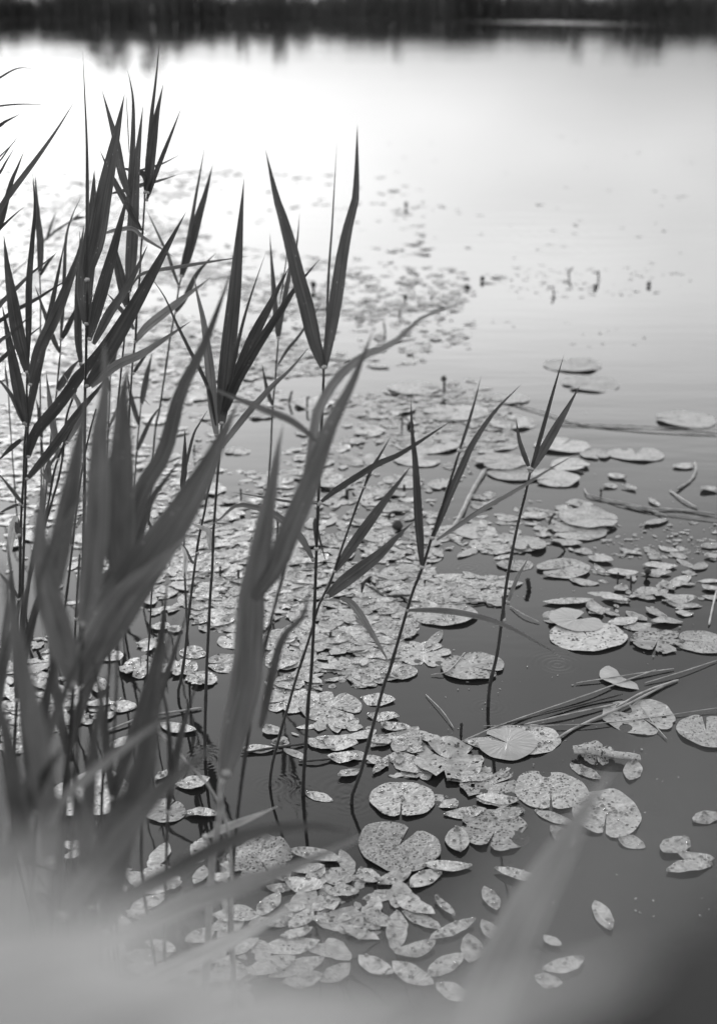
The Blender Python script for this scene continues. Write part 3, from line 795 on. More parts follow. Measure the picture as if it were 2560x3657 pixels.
MORE = [('bare upright stem seen sharp through the blurred leaves at left', [(285, 1980), (272, 2200), (263, 2440), (247, 2680), (226, 2900)], [([(272, 2210), (300, 2120), (318, 2020)], 14)], 8),
        ('thin stem between the hanging dark blade and the fan-leaved reed', [(560, 1900), (545, 2080), (536, 2250), (528, 2420)], [([(548, 2040), (575, 1960), (596, 1860)], 16), ([(555, 1960), (540, 1880), (500, 1810)], 12)], 6),
        ('thin stem at the left edge beyond the fork', [(30, 1380), (40, 1550), (55, 1750), (70, 1950)], [([(30, 1385), (22, 1330), (20, 1290)], 9)], 5),
        ('slim reed between the two leaning stems at left', [(150, 1560), (158, 1700), (150, 1850), (140, 2010)], [([(150, 1565), (140, 1470), (128, 1420)], 18), ([(156, 1690), (215, 1610), (262, 1550)], 12)], 6),
        ('slim reed standing behind the hanging dark blade', [(505, 1440), (490, 1600), (478, 1760), (468, 1920)], [([(505, 1445), (520, 1360), (545, 1260)], 22), ([(498, 1520), (470, 1420), (452, 1330)], 18), ([(490, 1610), (540, 1500), (585, 1440)], 16)], 6),
        ('slim reed with drooping leaf between the left bunches', [(395, 1330), (388, 1500), (378, 1700), (370, 1880)], [([(395, 1335), (410, 1260), (440, 1190)], 24), ([(392, 1400), (360, 1300), (330, 1260)], 18), ([(386, 1530), (440, 1440), (500, 1420), (540, 1450)], 14, 'reed_pale')], 6)]
for (lb, st, lv, r_) in MORE:
    reed(lb, st, lv, rpx=r_)
# the single leaf at lower right, about a metre from the lens
reed('large soft reed leaf slanting up from the bottom edge at right',
     [(1660, 3900), (1640, 4300)],
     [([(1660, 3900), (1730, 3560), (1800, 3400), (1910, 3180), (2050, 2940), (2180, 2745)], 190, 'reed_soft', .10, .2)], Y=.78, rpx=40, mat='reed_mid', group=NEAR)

# --- leaves right in front of the lens: a soft veil across the lower edge
def veil(label, base, tip, mid, w, Y, ytip, mat='reed_near', roll=0.3):
    pts = [at(base[0], base[1], Y), at(mid[0], mid[1], (Y + ytip) / 2), at(tip[0], tip[1], ytip)]
    foot = Vector((pts[0].x, max(0.10, Y - 0.1), 0.22))
    root = empty('reed_plant', foot)
    rnd = random.Random(int(base[0] * 7 + base[1]))
    tag(root, label, 'reed', 'reeds brushing the lens')
    S = spline([pts[0], Vector((foot.x, foot.y, (pts[0].z + foot.z) / 2)), foot], 12)
    v, f = tube(S, np.linspace(.0022, .0035, 12))
    link('stem', mesh('stem', local(v, foot), f), M['stem'], root)
    bv, bf, buv = blade(pts, w, roll, .15, rnd)
    link('leaf', mesh('leaf', local(bv, foot), bf, buv), M[mat], root)
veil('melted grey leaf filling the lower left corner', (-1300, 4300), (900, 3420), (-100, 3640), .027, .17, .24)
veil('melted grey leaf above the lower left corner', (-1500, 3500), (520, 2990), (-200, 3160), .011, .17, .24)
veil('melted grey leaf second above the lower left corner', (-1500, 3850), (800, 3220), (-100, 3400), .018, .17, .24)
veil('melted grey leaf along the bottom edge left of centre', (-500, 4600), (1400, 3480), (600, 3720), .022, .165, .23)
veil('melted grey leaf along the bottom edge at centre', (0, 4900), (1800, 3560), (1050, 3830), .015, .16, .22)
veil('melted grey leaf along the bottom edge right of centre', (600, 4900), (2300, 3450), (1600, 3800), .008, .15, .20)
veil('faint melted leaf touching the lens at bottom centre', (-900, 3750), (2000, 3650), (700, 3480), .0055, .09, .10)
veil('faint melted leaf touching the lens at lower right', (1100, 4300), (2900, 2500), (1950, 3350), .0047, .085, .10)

# ------------------------------------------------------------------ floating leaves
zrnd = random.Random(77)
def pad_mesh(seed, notch=0.10, ragged=0.0, wave=0.02, fold=None, rings=7, seg=44, deep=1.0):
    """Unit lily pad in its own plane, notch along +X."""
    rnd = random.Random(seed)
    v, f, uv = [], [], []
    ph = [rnd.uniform(0, 6.28) for _ in range(10)]
    ecc = rnd.uniform(.92, 1.06)
    cut = [(rnd.uniform(.5, 5.8), rnd.uniform(.05, .16), rnd.uniform(.1, .45)) for _ in range(int(ragged * 12))]
    for i in range(rings + 1):
        rr = (i / rings) ** .8
        for j in range(seg + 1):
            th = notch + (2 * math.pi - 2 * notch) * j / seg
            e = min(th, 2 * math.pi - th)
            R_ = 1 + .025 * math.sin(3 * th + ph[0]) + .018 * math.sin(5 * th + ph[1]) + .012 * math.sin(9 * th + ph[2])
            R_ *= 1 - .15 * math.exp(-(e - notch) / .10) * deep
            for (c, wd, dp) in cut:
                R_ *= 1 - dp * math.exp(-((th - c) / wd) ** 2)
            if ragged: R_ *= 1 + ragged * .08 * math.sin(23 * th + ph[3]) * math.sin(11 * th + ph[4])
            r = rr * R_
            x, y = r * math.cos(th) * ecc, r * math.sin(th) / ecc
            z = wave * (rr ** 2) * (math.sin(2 * th + ph[5]) + .8 * math.sin(3 * th + ph[6]) + .5 * math.sin(7 * th + ph[7]) * rr) + wave * .7 * math.sin(5 * x + ph[8]) * math.sin(5 * y + ph[9])
            z += wave * .8 * (rr ** 6)
            v.append([x, y, z]); uv.append((th / 6.283, rr))
    for i in range(rings):
        for j in range(seg):
            a = i * (seg + 1) + j
            if ragged and i > 1 and rnd.random() < ragged * .05: continue
            f.append((a, a + seg + 1, a + seg + 2, a + 1))
    if fold:
        ang, off, lift = fold
        ca, sa = math.cos(ang), math.sin(ang)
        for p in v:
            d = p[0] * ca + p[1] * sa - off
            if d > 0:
                t = min(1, d / .12)
                nd = -d * t + d * (1 - t) * .3
                p[0] += (nd - d) * ca; p[1] += (nd - d) * sa
                p[2] = lift * t + .03 + p[2] * .3
    return mesh('lily_pad', v, f, uv)
def drops(parent, n, rmax, seed, inside=.85, elong=1.0):
    rnd = random.Random(seed)
    v, f = [], []
    sc = parent.scale.x
    me = parent.data
    tops = [p.center for p in me.polygons if (p.center.x ** 2 + p.center.y ** 2) < inside ** 2]
    if not tops: return
    for i in range(n):
        c = rnd.choice(tops)
        r = rmax * (rnd.random() ** 2 * .75 + .25) / sc
        k = len(v)
        for a, h in ((1.0, -.1), (.92, .35), (.55, .68)):
            for q in range(7):
                t = q * 6.283 / 7
                v.append((c.x + r * a * math.cos(t), c.y + r * a * math.sin(t), c.z + r * h))
        v.append((c.x, c.y, c.z + r * .78))
        for b in range(2):
            for q in range(7):
                f.append((k + b * 7 + q, k + b * 7 + (q + 1) % 7, k + b * 7 + 7 + (q + 1) % 7, k + b * 7 + 7 + q))
        for q in range(7):
            f.append((k + 14 + q, k + 14 + (q + 1) % 7, k + 21))
    tag(link('water_drops', mesh('water_drops', v, f), M['drop'], parent), kind='stuff')

PADG = 'lily pads floating on the lake'
pad_n = [0]
def pad(cx, cy, wpx, label, notch_deg=None, mat='pad', ragged=0.0, wave=.022, fold=None, dr=0, notch=.06, z=None, tilt=None, hscale=1.0, group=PADG):
    pad_n[0] += 1
    zz = z * .6 if z is not None else zrnd.uniform(.0015, .006)
    p = onwater(cx, cy, zz)
    r = wpx / ppm(p) / 2
    if notch_deg is None: notch_deg = zrnd.uniform(0, 360)
    me = pad_mesh(500 + pad_n[0], notch, ragged, wave, fold)
    st = 1.0 + .22 * min(1, max(0, (cy - 2400) / 450))
    if st > 1 and tilt is None:
        c_, s_ = math.cos(R(notch_deg)), math.sin(R(notch_deg))
        for q in me.vertices:
            x_, y_ = c_ * q.co.x - s_ * q.co.y, (s_ * q.co.x + c_ * q.co.y) * st
            q.co.x, q.co.y = c_ * x_ + s_ * y_, -s_ * x_ + c_ * y_
    o = link('lily_pad', me, M[mat])
    o.location = p
    o.scale = (r, r, r)
    rz = R(notch_deg)
    o.rotation_euler = (zrnd.uniform(-.02, .02) if tilt is None else tilt[0], zrnd.uniform(-.02, .02) if tilt is None else tilt[1], rz)
    tag(o, label, 'lily pad', group)
    if dr: drops(o, dr, .0058, 900 + pad_n[0])
    return o
# far right
pad(2045, 1304, 200, 'farthest lily pad right of the reeds, beside the lone reed tip', 100)
pad(2108, 1371, 205, 'second farthest lily pad in open water right of the lone reed tip', 200)
pad(2447, 1497, 218, 'lily pad alone at the right edge above the long floating stalk', 170)
pad(1475, 1387, 185, 'lily pad left of the small dark bud on a stalk', 30)
pad(1392, 1463, 176, 'lily pad with raised rim left of the dark bud pair', 240, wave=.04)
pad(1623, 1473, 222, 'long flat lily pad below the dark bud on a stalk', 190)
pad(1830, 1511, 172, 'lily pad with a dark curled edge between the lone reed and its left neighbours', 260, wave=.04)
pad(1822, 1423, 138, 'pale ragged lily pad behind the curled-edge pad', 80, ragged=.4)
pad(1523, 1586, 232, 'wide lily pad left of the lone reed behind the slim upright leaf', 20, dr=0)
pad(1758, 1586, 186, 'greyish lily pad half sunk beside the lone reed', 120, z=.001)
pad(2005, 1590, 192, 'lily pad at the top of the cluster right of the lone reed', 60)
pad(1790, 1646, 192, 'lily pad overlapping the half sunk one by the lone reed', 210, z=.014)
pad(2124, 1622, 112, 'small lily pad in the middle of the cluster right of the lone reed', 280)
pad(2268, 1622, 186, 'heart-shaped lily pad at the right end of the cluster, notch to the back', 75, notch=.22)
pad(2033, 1658, 142, 'small lily pad in front of the cluster right of the lone reed', 330, z=.016)
pad(1838, 1690, 192, 'lily pad touching the lone reed on its left in the cluster', 150)
pad(1981, 1706, 178, 'front lily pad of the cluster right of the lone reed', 200, z=.012)
pad(1487, 1642, 168, 'lily pad just behind the slim upright leaf tip', 40)
# middle right
pad(2104, 1849, 208, 'raised lily pad with bright rim above another pad at right', 350, z=.02, wave=.03)
pad(2065, 1897, 192, 'lily pad tucked under the bright-rimmed raised pad', 190, z=.006)
pad(1698, 1897, 146, 'lily pad carrying a bright white drop left of the lone reed', 300)
pad(1750, 1949, 152, 'ragged lily pad under the notched pad by the lone reed', 20, ragged=.4)
pad(1885, 1941, 138, 'lily pad cut by a notch in front, touching the lone reed', 265, notch=.2, z=.016)
pad(2009, 2029, 186, 'lily pad with large drops and a ring mark in open water', 200, notch=.16, dr=45, z=.012)
pad(1838, 2017, 122, 'small brown-dotted lily pad behind the lone reed stem', 90, 'pad_eaten')
pad(1587, 2188, 232, 'specked lily pad left of the lone reed below the rotten mat', 60, 'pad_speck', dr=30)
pad(2097, 2272, 264, 'large specked lily pad with clean outline right of the lone reed', 100, 'pad_speck', wave=.015)
pad(1992, 2206, 120, 'small rolled lily pad rim behind the large specked pad', 180, fold=None, wave=.03)
pad(2055, 2212, 190, 'smooth pale underside of an overturned lily pad behind the specked pad', 40, notch=.3, z=.018, tilt=(math.pi + .05, .03), wave=.012)
pad(2347, 2287, 200, 'ragged dark-bitten lily pad right of the large specked pad', 250, 'pad_eaten', ragged=.5)
pad(2510, 2295, 195, 'lily pad cut by the right edge beside the ragged one', 160, 'pad_speck')
pad(1686, 2379, 232, 'densely specked lily pad touching the lone reed low on its stem', 330, 'pad_eaten', ragged=.12)
pad(1511, 2335, 205, 'torn grey lily pad left of the densely specked pad', 30, 'pad_speck', ragged=.5)
pad(1400, 2248, 190, 'rotting lily pad behind the dark slanting reed', 200, 'pad_eaten', ragged=.5)
pad(1519, 2104, 165, 'lily pad covered with bits behind the specked pad left of the lone reed', 90, 'pad_speck', ragged=.3)
pad(2230, 2420, 190, 'smooth pale overturned lily pad sinking beside the floating stalks', 20, notch=.35, z=.0, tilt=(math.pi - .02, .16), wave=.02)
# near right
pad(1890, 2640, 205, 'lily pad with drops half covered by an overturned pale pad', 190, dr=40, z=.006)
pad(1810, 2652, 215, 'overturned pale lily pad lying over the stalk ends', 150, notch=.2, z=.016, tilt=(math.pi - .04, -.03), wave=.015)
pad(2280, 2559, 256, 'bitten lily pad with a torn front edge below the floating stalks', 300, 'pad_speck', ragged=.2)
pad(2520, 2610, 215, 'notched lily pad cut by the right edge', 80, 'pad_speck', notch=.09)
pad(1435, 2854, 216, 'round peppered lily pad beside the slanting reed foot', 265, 'pad_speck', notch=.04, dr=12)
pad(1965, 2822, 246, 'split lily pad with a deep notch in front', 262, 'pad_speck', notch=.05, dr=12)
pad(2164, 2902, 254, 'clean notched lily pad covered with drops, crossed by the blurred leaf tip', 255, 'pad', notch=.05, dr=60)
pad(1423, 3021, 280, 'brown rotten lily pad with a notch behind, below the peppered one', 60, 'pad_eaten', notch=.14, dr=15)
pad(1766, 2966, 238, 'dark eaten lily pad under small oval leaves', 250, 'pad_eaten', ragged=.25, wave=.04)
pad(1750, 2806, 230, 'torn rotten lily pad between the round and the split pad', 20, 'pad_eaten', ragged=.5, wave=.05)
pad(1600, 2715, 255, 'crumpled rotten lily pad strewn with oval leaves', 130, 'pad_eaten', ragged=.35, wave=.06)
# left
pad(319, 2838, 274, 'big pale lily pad half hidden by blurred reeds at lower left', 280, dr=20, wave=.03)
pad(590, 2894, 142, 'small peppered lily pad below the big pale one at left', 60, 'pad_eaten', notch=.06)
pad(1040, 2500, 200, 'lily pad under the foot of the central reed at its left', 200, 'pad_speck', ragged=.25, dr=20)
pad(1180, 2525, 225, 'wide bitten lily pad right of the central reed stem', 330, 'pad_speck', ragged=.15, dr=20)
pad(932, 3075, 245, 'crumpled peppered lily pad above the oval leaves', 300, 'pad_eaten', ragged=.4, wave=.07)
pad(566, 3140, 150, 'smooth small lily pad below the reed gap', 20, dr=10)
pad(575, 2235, 66, 'small pale leaf scrap with drops in the dark water behind the reeds', 80, 'pad', ragged=.4, dr=6)
pad(625, 2245, 60, 'second small pale scrap beside the first in the dark gap', 200, 'pad', ragged=.3, dr=5)
pad(542, 2303, 105, 'torn pale lily pad curled over dark water behind the reeds', 10, 'pad', ragged=.6, wave=.09)
pad(505, 2383, 165, 'crumpled peppered lily pad behind the blurred wide leaf', 100, 'pad_speck', ragged=.3, wave=.06, dr=20)
pad(358, 2216, 104, 'lily pad glimpsed between the blurred leaves at left', 200, dr=5)
pad(385, 2340, 110, 'lily pad under the wide blurred leaf at left', 60, 'pad_speck')
pad(690, 2330, 100, 'lily pad at the foot of the slanting stem', 30, 'pad_speck', ragged=.2, dr=10)
pad(2130, 2690, 10 + 130, 'dried lily pad stump under the rolled leaf', 0, 'pad_eaten', ragged=.7, wave=.06)
# soft pads lost in the carpet: each from its own place
carpet_pads = [(846, 1612, 92), (930, 1480, 110), (760, 1490, 90), (1180, 1720, 150), (1290, 1640, 170), (1340, 1760, 160), (1180, 1600, 140), (1050, 1700, 110), (1440, 1720, 150),
               (980, 1860, 140), (1080, 1930, 160), (890, 1990, 150), (1210, 1930, 150), (1340, 1910, 140), (1010, 2060, 170), (1250, 2060, 150), (1330, 2150, 150), (860, 2150, 140),
               (1180, 2290, 160), (1290, 2380, 150), (980, 2290, 150), (840, 2290, 130), (1430, 2400, 120), (1120, 1440, 150), (1320, 1540, 120), (690, 1420, 100), (560, 1500, 100), (1230, 1420, 120)]
cp = random.Random(31)
while len(carpet_pads) < 52:
    x, y = cp.uniform(620, 1620), cp.uniform(1540, 2440)
    if (y > 2150 and x > 1330) or (y < 1680 and x < 1150) or any(abs(x - q[0]) < 70 and abs(y - q[1]) < 34 for q in carpet_pads): continue
    carpet_pads.append((x, y, cp.uniform(100, 170) * (y / 2100) ** .5))
carpet_objs = []
for i, (x, y, w) in enumerate(carpet_pads):
    o = pad(x, y, w, 'pale lily pad lost in the carpet of small leaves around the reeds', None, zrnd.choice(['pad_speck', 'pad_speck', 'pad_eaten', 'pad']), zrnd.choice([0, .2, .4]), zrnd.uniform(.02, .05), dr=12 if y > 1900 else 0, group='lily pads in the leaf carpet')
    carpet_objs.append((o, x, y, 'carpet-bound lily pad'))

def oval_data(rnd, n=9, curl=None, k=4, jag=.05):
    """Unit oval leaf along X (-1..1), half width 1 in Y before scaling."""
    v, uv, f = [], [], []
    c1 = rnd.uniform(-.25, .25) if curl is None else curl
    a, b, ph, pq = rnd.uniform(.02, .10), rnd.uniform(.02, .09), rnd.uniform(0, 6.28), rnd.uniform(0, 6.28)
    up0, up1 = rnd.uniform(0, .12), rnd.uniform(0, .12)
    bend = rnd.uniform(-.25, .25)
    for i in range(n):
        t = i / (n - 1) * 2 - 1
        wv = max(0.015, (1 - abs(t) ** 2.0)) ** .78
        for j in range(k + 1):
            s = j / k * 2 - 1
            w_ = wv * (1 + jag * math.sin(9 * t + ph + s * 2) + jag * .7 * math.sin(17 * t + pq * (1 + s)))
            y = s * w_
            z = a * s * s * math.sin(3 * t + ph) + b * math.sin(4 * t + pq) + c1 * .3 * s * s
            z += up0 * max(0, t - .5) ** 2 * 2 + up1 * max(0, -t - .5) ** 2 * 2
            v.append((t, y + bend * (t * t - .4) * 1.2, z)); uv.append((t * .5 + .5, s * .5 + .5))
    for i in range(n - 1):
        for j in range(k):
            q = i * (k + 1) + j
            f.append((q, q + k + 1, q + k + 2, q + 1))
    return v, f, uv
ov_n = [0]
oval_meshes = []
for i in range(14):
    v, f, uv = oval_data(random.Random(2000 + i), 11, None, 4, .02 + .004 * i)
    me = mesh('pondweed_leaf', v, f, uv); me.materials.append(M['oval'])
    me.polygons.foreach_set('use_smooth', [True] * len(me.polygons))
    oval_meshes.append(me)
def oval(ax, ay, bx, by, wpx, label, group, dr=0, mat=None, zz=None):
    """Oval floating leaf from photo point a to b, wpx wide."""
    ov_n[0] += 1
    z = zrnd.uniform(.002, .009) if zz is None else zz
    A, B = onwater(ax, ay, z), onwater(bx, by, z)
    c = (A + B) / 2
    d = B - A
    Lh = d.length / 2
    pm = ppm(c)
    # the photo width of a leaf that lies across the view is foreshortened
    dep = math.asin(min(1, (HC - z) / (EYE - c).length))
    dirn = d.normalized()
    per = abs(dirn.y)
    fs = math.sqrt((per * 1.0) ** 2 + (math.sin(dep) ** 2) * (1 - per ** 2))
    Wh = wpx / pm / 2 / max(.45, fs)
    Wh = min(Wh * 1.18, Lh * .95)
    o = bpy.data.objects.new('pondweed_leaf', oval_meshes[ov_n[0] % len(oval_meshes)])
    C.objects.link(o)
    o.location = c
    o.scale = (Lh * 1.04, Wh * 1.05, min(Lh, Wh * .85))
    o.rotation_euler = (zrnd.uniform(-.06, .06), zrnd.uniform(-.04, .04), math.atan2(d.y, d.x))
    tag(o, label, 'floating leaf', group)
    if dr and Lh > .02:
        rnd = random.Random(ov_n[0])
        v, f = [], []
        tops = [p.center for p in o.data.polygons]
        for i in range(dr):
            q0 = rnd.choice(tops)
            r = .0052 * (rnd.random() ** 2 * .7 + .3)
            k = len(v)
            sx, sy, sz = o.scale
            for a, h in ((1.0, -.1), (.9, .4), (.5, .7)):
                for q in range(6):
                    t = q * 6.283 / 6
                    v.append((q0.x + r * a * math.cos(t) / sx, q0.y + r * a * math.sin(t) / sy, q0.z + r * h / sz))
            for b in range(2):
                for q in range(6):
                    f.append((k + b * 6 + q, k + b * 6 + (q + 1) % 6, k + b * 6 + 6 + (q + 1) % 6, k + b * 6 + 6 + q))
            f.append(tuple(range(k + 12, k + 18)))
        tag(link('water_drops', mesh('water_drops', v, f), M['drop'], o), kind='stuff')
    return o

MARKS = [(1435, 2854, 'the round peppered pad'), (1965, 2822, 'the split pad'), (2164, 2902, 'the drop-covered notched pad'), (1423, 3021, 'the brown rotten pad'), (1766, 2966, 'the dark eaten pad'),
         (1600, 2715, 'the crumpled rotten pad'), (1830, 2650, 'the overturned pale pad'), (319, 2838, 'the big pale pad at left'), (590, 2894, 'the small peppered pad at left'), (932, 3075, 'the crumpled peppered pad'),
         (566, 3140, 'the smooth small pad'), (1115, 2520, 'the wide bitten pad'), (2097, 2272, 'the large specked pad'), (2009, 2029, 'the ring-marked pad'), (2104, 1849, 'the bright-rimmed raised pad'),
         (1885, 1941, 'the notched pad by the lone reed'), (2280, 2559, 'the bitten pad by the stalks'), (1590, 2188, 'the specked pad left of the lone reed'), (1120, 1310, 'the great forked reed'), (800, 1500, 'the fan-leaved reed'), (2040, 1650, 'the pad cluster right of the lone reed')]
to_label = carpet_objs[:]                                      # (object, photo x, photo y, noun)
def label_all():
    sets = {}
    for (o, x, y, noun) in to_label:
        m = min(MARKS, key=lambda q: (q[0] - x) ** 2 + (1.6 * (q[1] - y)) ** 2)
        dx, dy = x - m[0], 1.6 * (y - m[1])
        way = ('right of' if dx > 0 else 'left of') if abs(dx) > abs(dy) else ('in front of' if dy > 0 else 'behind')
        sets.setdefault((noun, way, m[2]), []).append((dx * dx + dy * dy, o))
    words = ['nearest', 'second nearest', 'third nearest', 'fourth nearest', 'fifth nearest', 'sixth nearest', 'seventh nearest', 'eighth nearest', 'ninth nearest', 'tenth nearest', 'eleventh nearest', 'twelfth nearest', 'thirteenth nearest', 'fourteenth nearest', 'fifteenth nearest', 'sixteenth nearest', 'seventeenth nearest', 'eighteenth nearest', 'nineteenth nearest', 'twentieth nearest', 'twenty-first nearest', 'twenty-second nearest', 'twenty-third nearest', 'twenty-fourth nearest', 'twenty-fifth nearest', 'twenty-sixth nearest']
    for (noun, way, ph), L_ in sets.items():
        L_.sort(key=lambda q: q[0])
        for i, (d, o) in enumerate(L_):
            o['label'] = f'{noun}, {words[i]} {way} {ph}' if i < 26 else f'{noun}, among the farther ones {way} {ph}'
G_NEAR = 'oval leaves floating in the near patch'
r6 = lambda x, y: (1280 + x * .7966, 2440 + y * .7966)
r5 = lambda x, y: (x * .7966, 2440 + y * .7966)
r4 = lambda x, y: (1280 + x * .7966, 1220 + y * .7966)
T6 = [(90, 900, 235, 835, 60, 'oval leaf just below the brown rotten lily pad, left one of two'), (230, 915, 365, 835, 70, 'oval leaf just below the brown rotten lily pad, right one of two'),
      (290, 815, 505, 815, 40, 'long wavy leaf lying level under the brown rotten lily pad'), (610, 830, 830, 880, 45, 'long ribbed leaf alone in open water beside the blurred slanting leaf'),
      (565, 910, 620, 1015, 65, 'upright oval leaf alone left of the blurred slanting leaf'), (1060, 970, 1130, 1110, 70, 'torn upright leaf alone right of the blurred slanting leaf'),
      (345, 955, 430, 1040, 35, 'slim leaf beside two thin upright stalks'), (165, 950, 335, 1040, 70, 'broad leaf at the right side of the near patch pointing down right'), (20, 965, 190, 935, 45, None),
      (15, 1000, 150, 1090, 70, None), (175, 1020, 165, 1190, 85, 'large leaf standing upright in the middle of the near patch'), (200, 1020, 370, 1100, 50, None), (320, 1140, 520, 1060, 50, 'wavy leaf rising to the right at the patch edge'),
      (165, 1215, 345, 1160, 60, None), (550, 1065, 660, 1170, 70, 'curled leaf touching the left side of the blurred slanting leaf'), (500, 1130, 505, 1250, 90, 'rounded leaf with drops left of the blurred slanting leaf'), (0, 1220, 150, 1300, 75, None),
      (150, 1250, 330, 1350, 80, None), (310, 1310, 465, 1210, 75, None), (350, 1340, 490, 1420, 80, None), (540, 1230, 640, 1190, 60, None), (830, 1290, 1010, 1235, 60, 'grey leaf lying right of the blurred slanting leaf near the bottom'),
      (830, 1130, 905, 1175, 45, 'small pointed leaf just right of the blurred slanting leaf'), (790, 1310, 910, 1350, 60, None), (1380, 840, 1580, 800, 50, 'faint leaf lowest of the group at the right edge'), (1500, 620, 1607, 580, 55, 'leaf cut by the right edge above the faint group'),
      (1365, 760, 1470, 690, 85, 'round small leaf in the faint group at the right edge'), (1430, 770, 1590, 790, 50, 'leaf lying level in the faint group at the right edge'),
      (440, 645, 450, 755, 95, 'upright oval leaf with big drops on the dark eaten pad'), (870, 640, 960, 740, 75, 'leaf half covered by the blurred leaf tip'), (790, 570, 965, 630, 50, 'slim leaf pointing at the drop-covered notched pad'),
      (1170, 680, 1275, 740, 80, 'crinkled leaf below the drop-covered notched pad'), (950, 360, 1080, 430, 55, 'oval leaf above the split lily pad pointing to its right neighbour'), (1240, 345, 1215, 435, 70, 'small leaf hanging at the end of the rolled brown leaf'),
      (330, 500, 440, 560, 80, 'grey leaf touching the round peppered pad'), (385, 590, 570, 570, 45, None), (575, 590, 740, 570, 45, 'long leaf below the torn rotten pad'), (530, 510, 720, 520, 40, None), (410, 430, 600, 410, 45, None),
      (265, 210, 370, 270, 65, 'leaf with drops standing apart behind the crumpled rotten pad'), (180, 270, 290, 305, 55, None), (475, 265, 655, 255, 45, 'leaf with drops left of the overturned pale pad'), (585, 215, 750, 205, 40, 'leaf with drops lying across the overturned pale pad'),
      (35, 325, 135, 370, 50, None), (130, 340, 250, 330, 70, None), (0, 830, 90, 890, 70, None), (0, 1060, 95, 1100, 50, None), (60, 260, 150, 240, 60, None), (40, 140, 180, 150, 40, None), (100, 180, 215, 205, 40, None), (10, 60, 160, 80, 55, None), (70, 400, 130, 330, 40, None)]
T5 = [(575, 1040, 740, 940, 75, 'large oval leaf lying by itself below the smooth small pad'), (735, 920, 815, 885, 40, 'small oval leaf touching the large one below the smooth pad'), (835, 1160, 960, 1100, 70, 'left of two broad leaves behind the pale reed stems'), (960, 1110, 1055, 1035, 70, 'right of two broad leaves behind the pale reed stems'),
      (525, 1040, 585, 1110, 60, None), (660, 1155, 790, 1200, 50, None), (560, 1220, 765, 1215, 50, None), (575, 1275, 720, 1265, 50, None), (430, 1200, 545, 1240, 60, None), (1160, 1040, 1250, 940, 75, 'upright broad leaf at the left end of the near patch'),
      (1280, 880, 1450, 915, 70, None), (1380, 880, 1450, 820, 60, None), (1195, 910, 1310, 920, 35, None), (1480, 830, 1560, 895, 95, None), (1470, 935, 1607, 925, 50, None), (1400, 1010, 1485, 960, 95, None), (1290, 990, 1365, 1010, 60, None),
      (1200, 1090, 1310, 1030, 65, None), (1300, 1100, 1400, 1010, 70, None), (1400, 1060, 1580, 1045, 45, None), (1260, 1135, 1400, 1095, 40, None), (1170, 1190, 1430, 1160, 70, None), (1110, 1300, 1320, 1220, 80, None), (1210, 1310, 1450, 1230, 70, None),
      (960, 1320, 1120, 1290, 55, None), (1270, 1340, 1450, 1310, 60, None), (1440, 1330, 1570, 1260, 70, None), (670, 1425, 805, 1365, 60, None), (930, 1440, 1070, 1370, 60, None), (1080, 1360, 1130, 1450, 50, None), (830, 1280, 960, 1230, 50, None),
      (275, 725, 390, 715, 40, 'small leaf below the big pale pad at lower left'), (720, 180, 875, 215, 50, 'leaf with drops alone on black water between the reeds'), (470, 295, 610, 235, 45, 'leaf rising right on black water behind blurred reeds'), (500, 90, 610, 110, 75, 'broad drop-covered leaf behind the blurred reeds at left'),
      (1090, 290, 1230, 295, 35, 'leaf speared by a floating dark stick'), (1370, 490, 1490, 525, 40, 'small wavy leaf at the foot of the central reed'), (1520, 415, 1607, 385, 45, None), (1470, 325, 1607, 330, 40, None), (1190, 190, 1250, 230, 60, 'small round leaf left of the slanting reed'),
      (790, 450, 940, 430, 55, 'torn leaf beside the blurred tall reed'), (700, 430, 750, 390, 35, None), (830, 575, 980, 580, 35, None), (290, 780, 370, 750, 35, None), (1370, 250, 1500, 290, 50, None), (1450, 250, 1600, 280, 60, None), (1500, 200, 1607, 160, 55, None),
      (1300, 745, 1530, 790, 50, 'long pale leaf beside the crumpled peppered pad'), (300, 180, 400, 140, 50, None), (420, 160, 520, 130, 45, None), (20, 110, 120, 90, 60, None), (30, 170, 150, 160, 55, None), (60, 260, 150, 230, 45, None)]
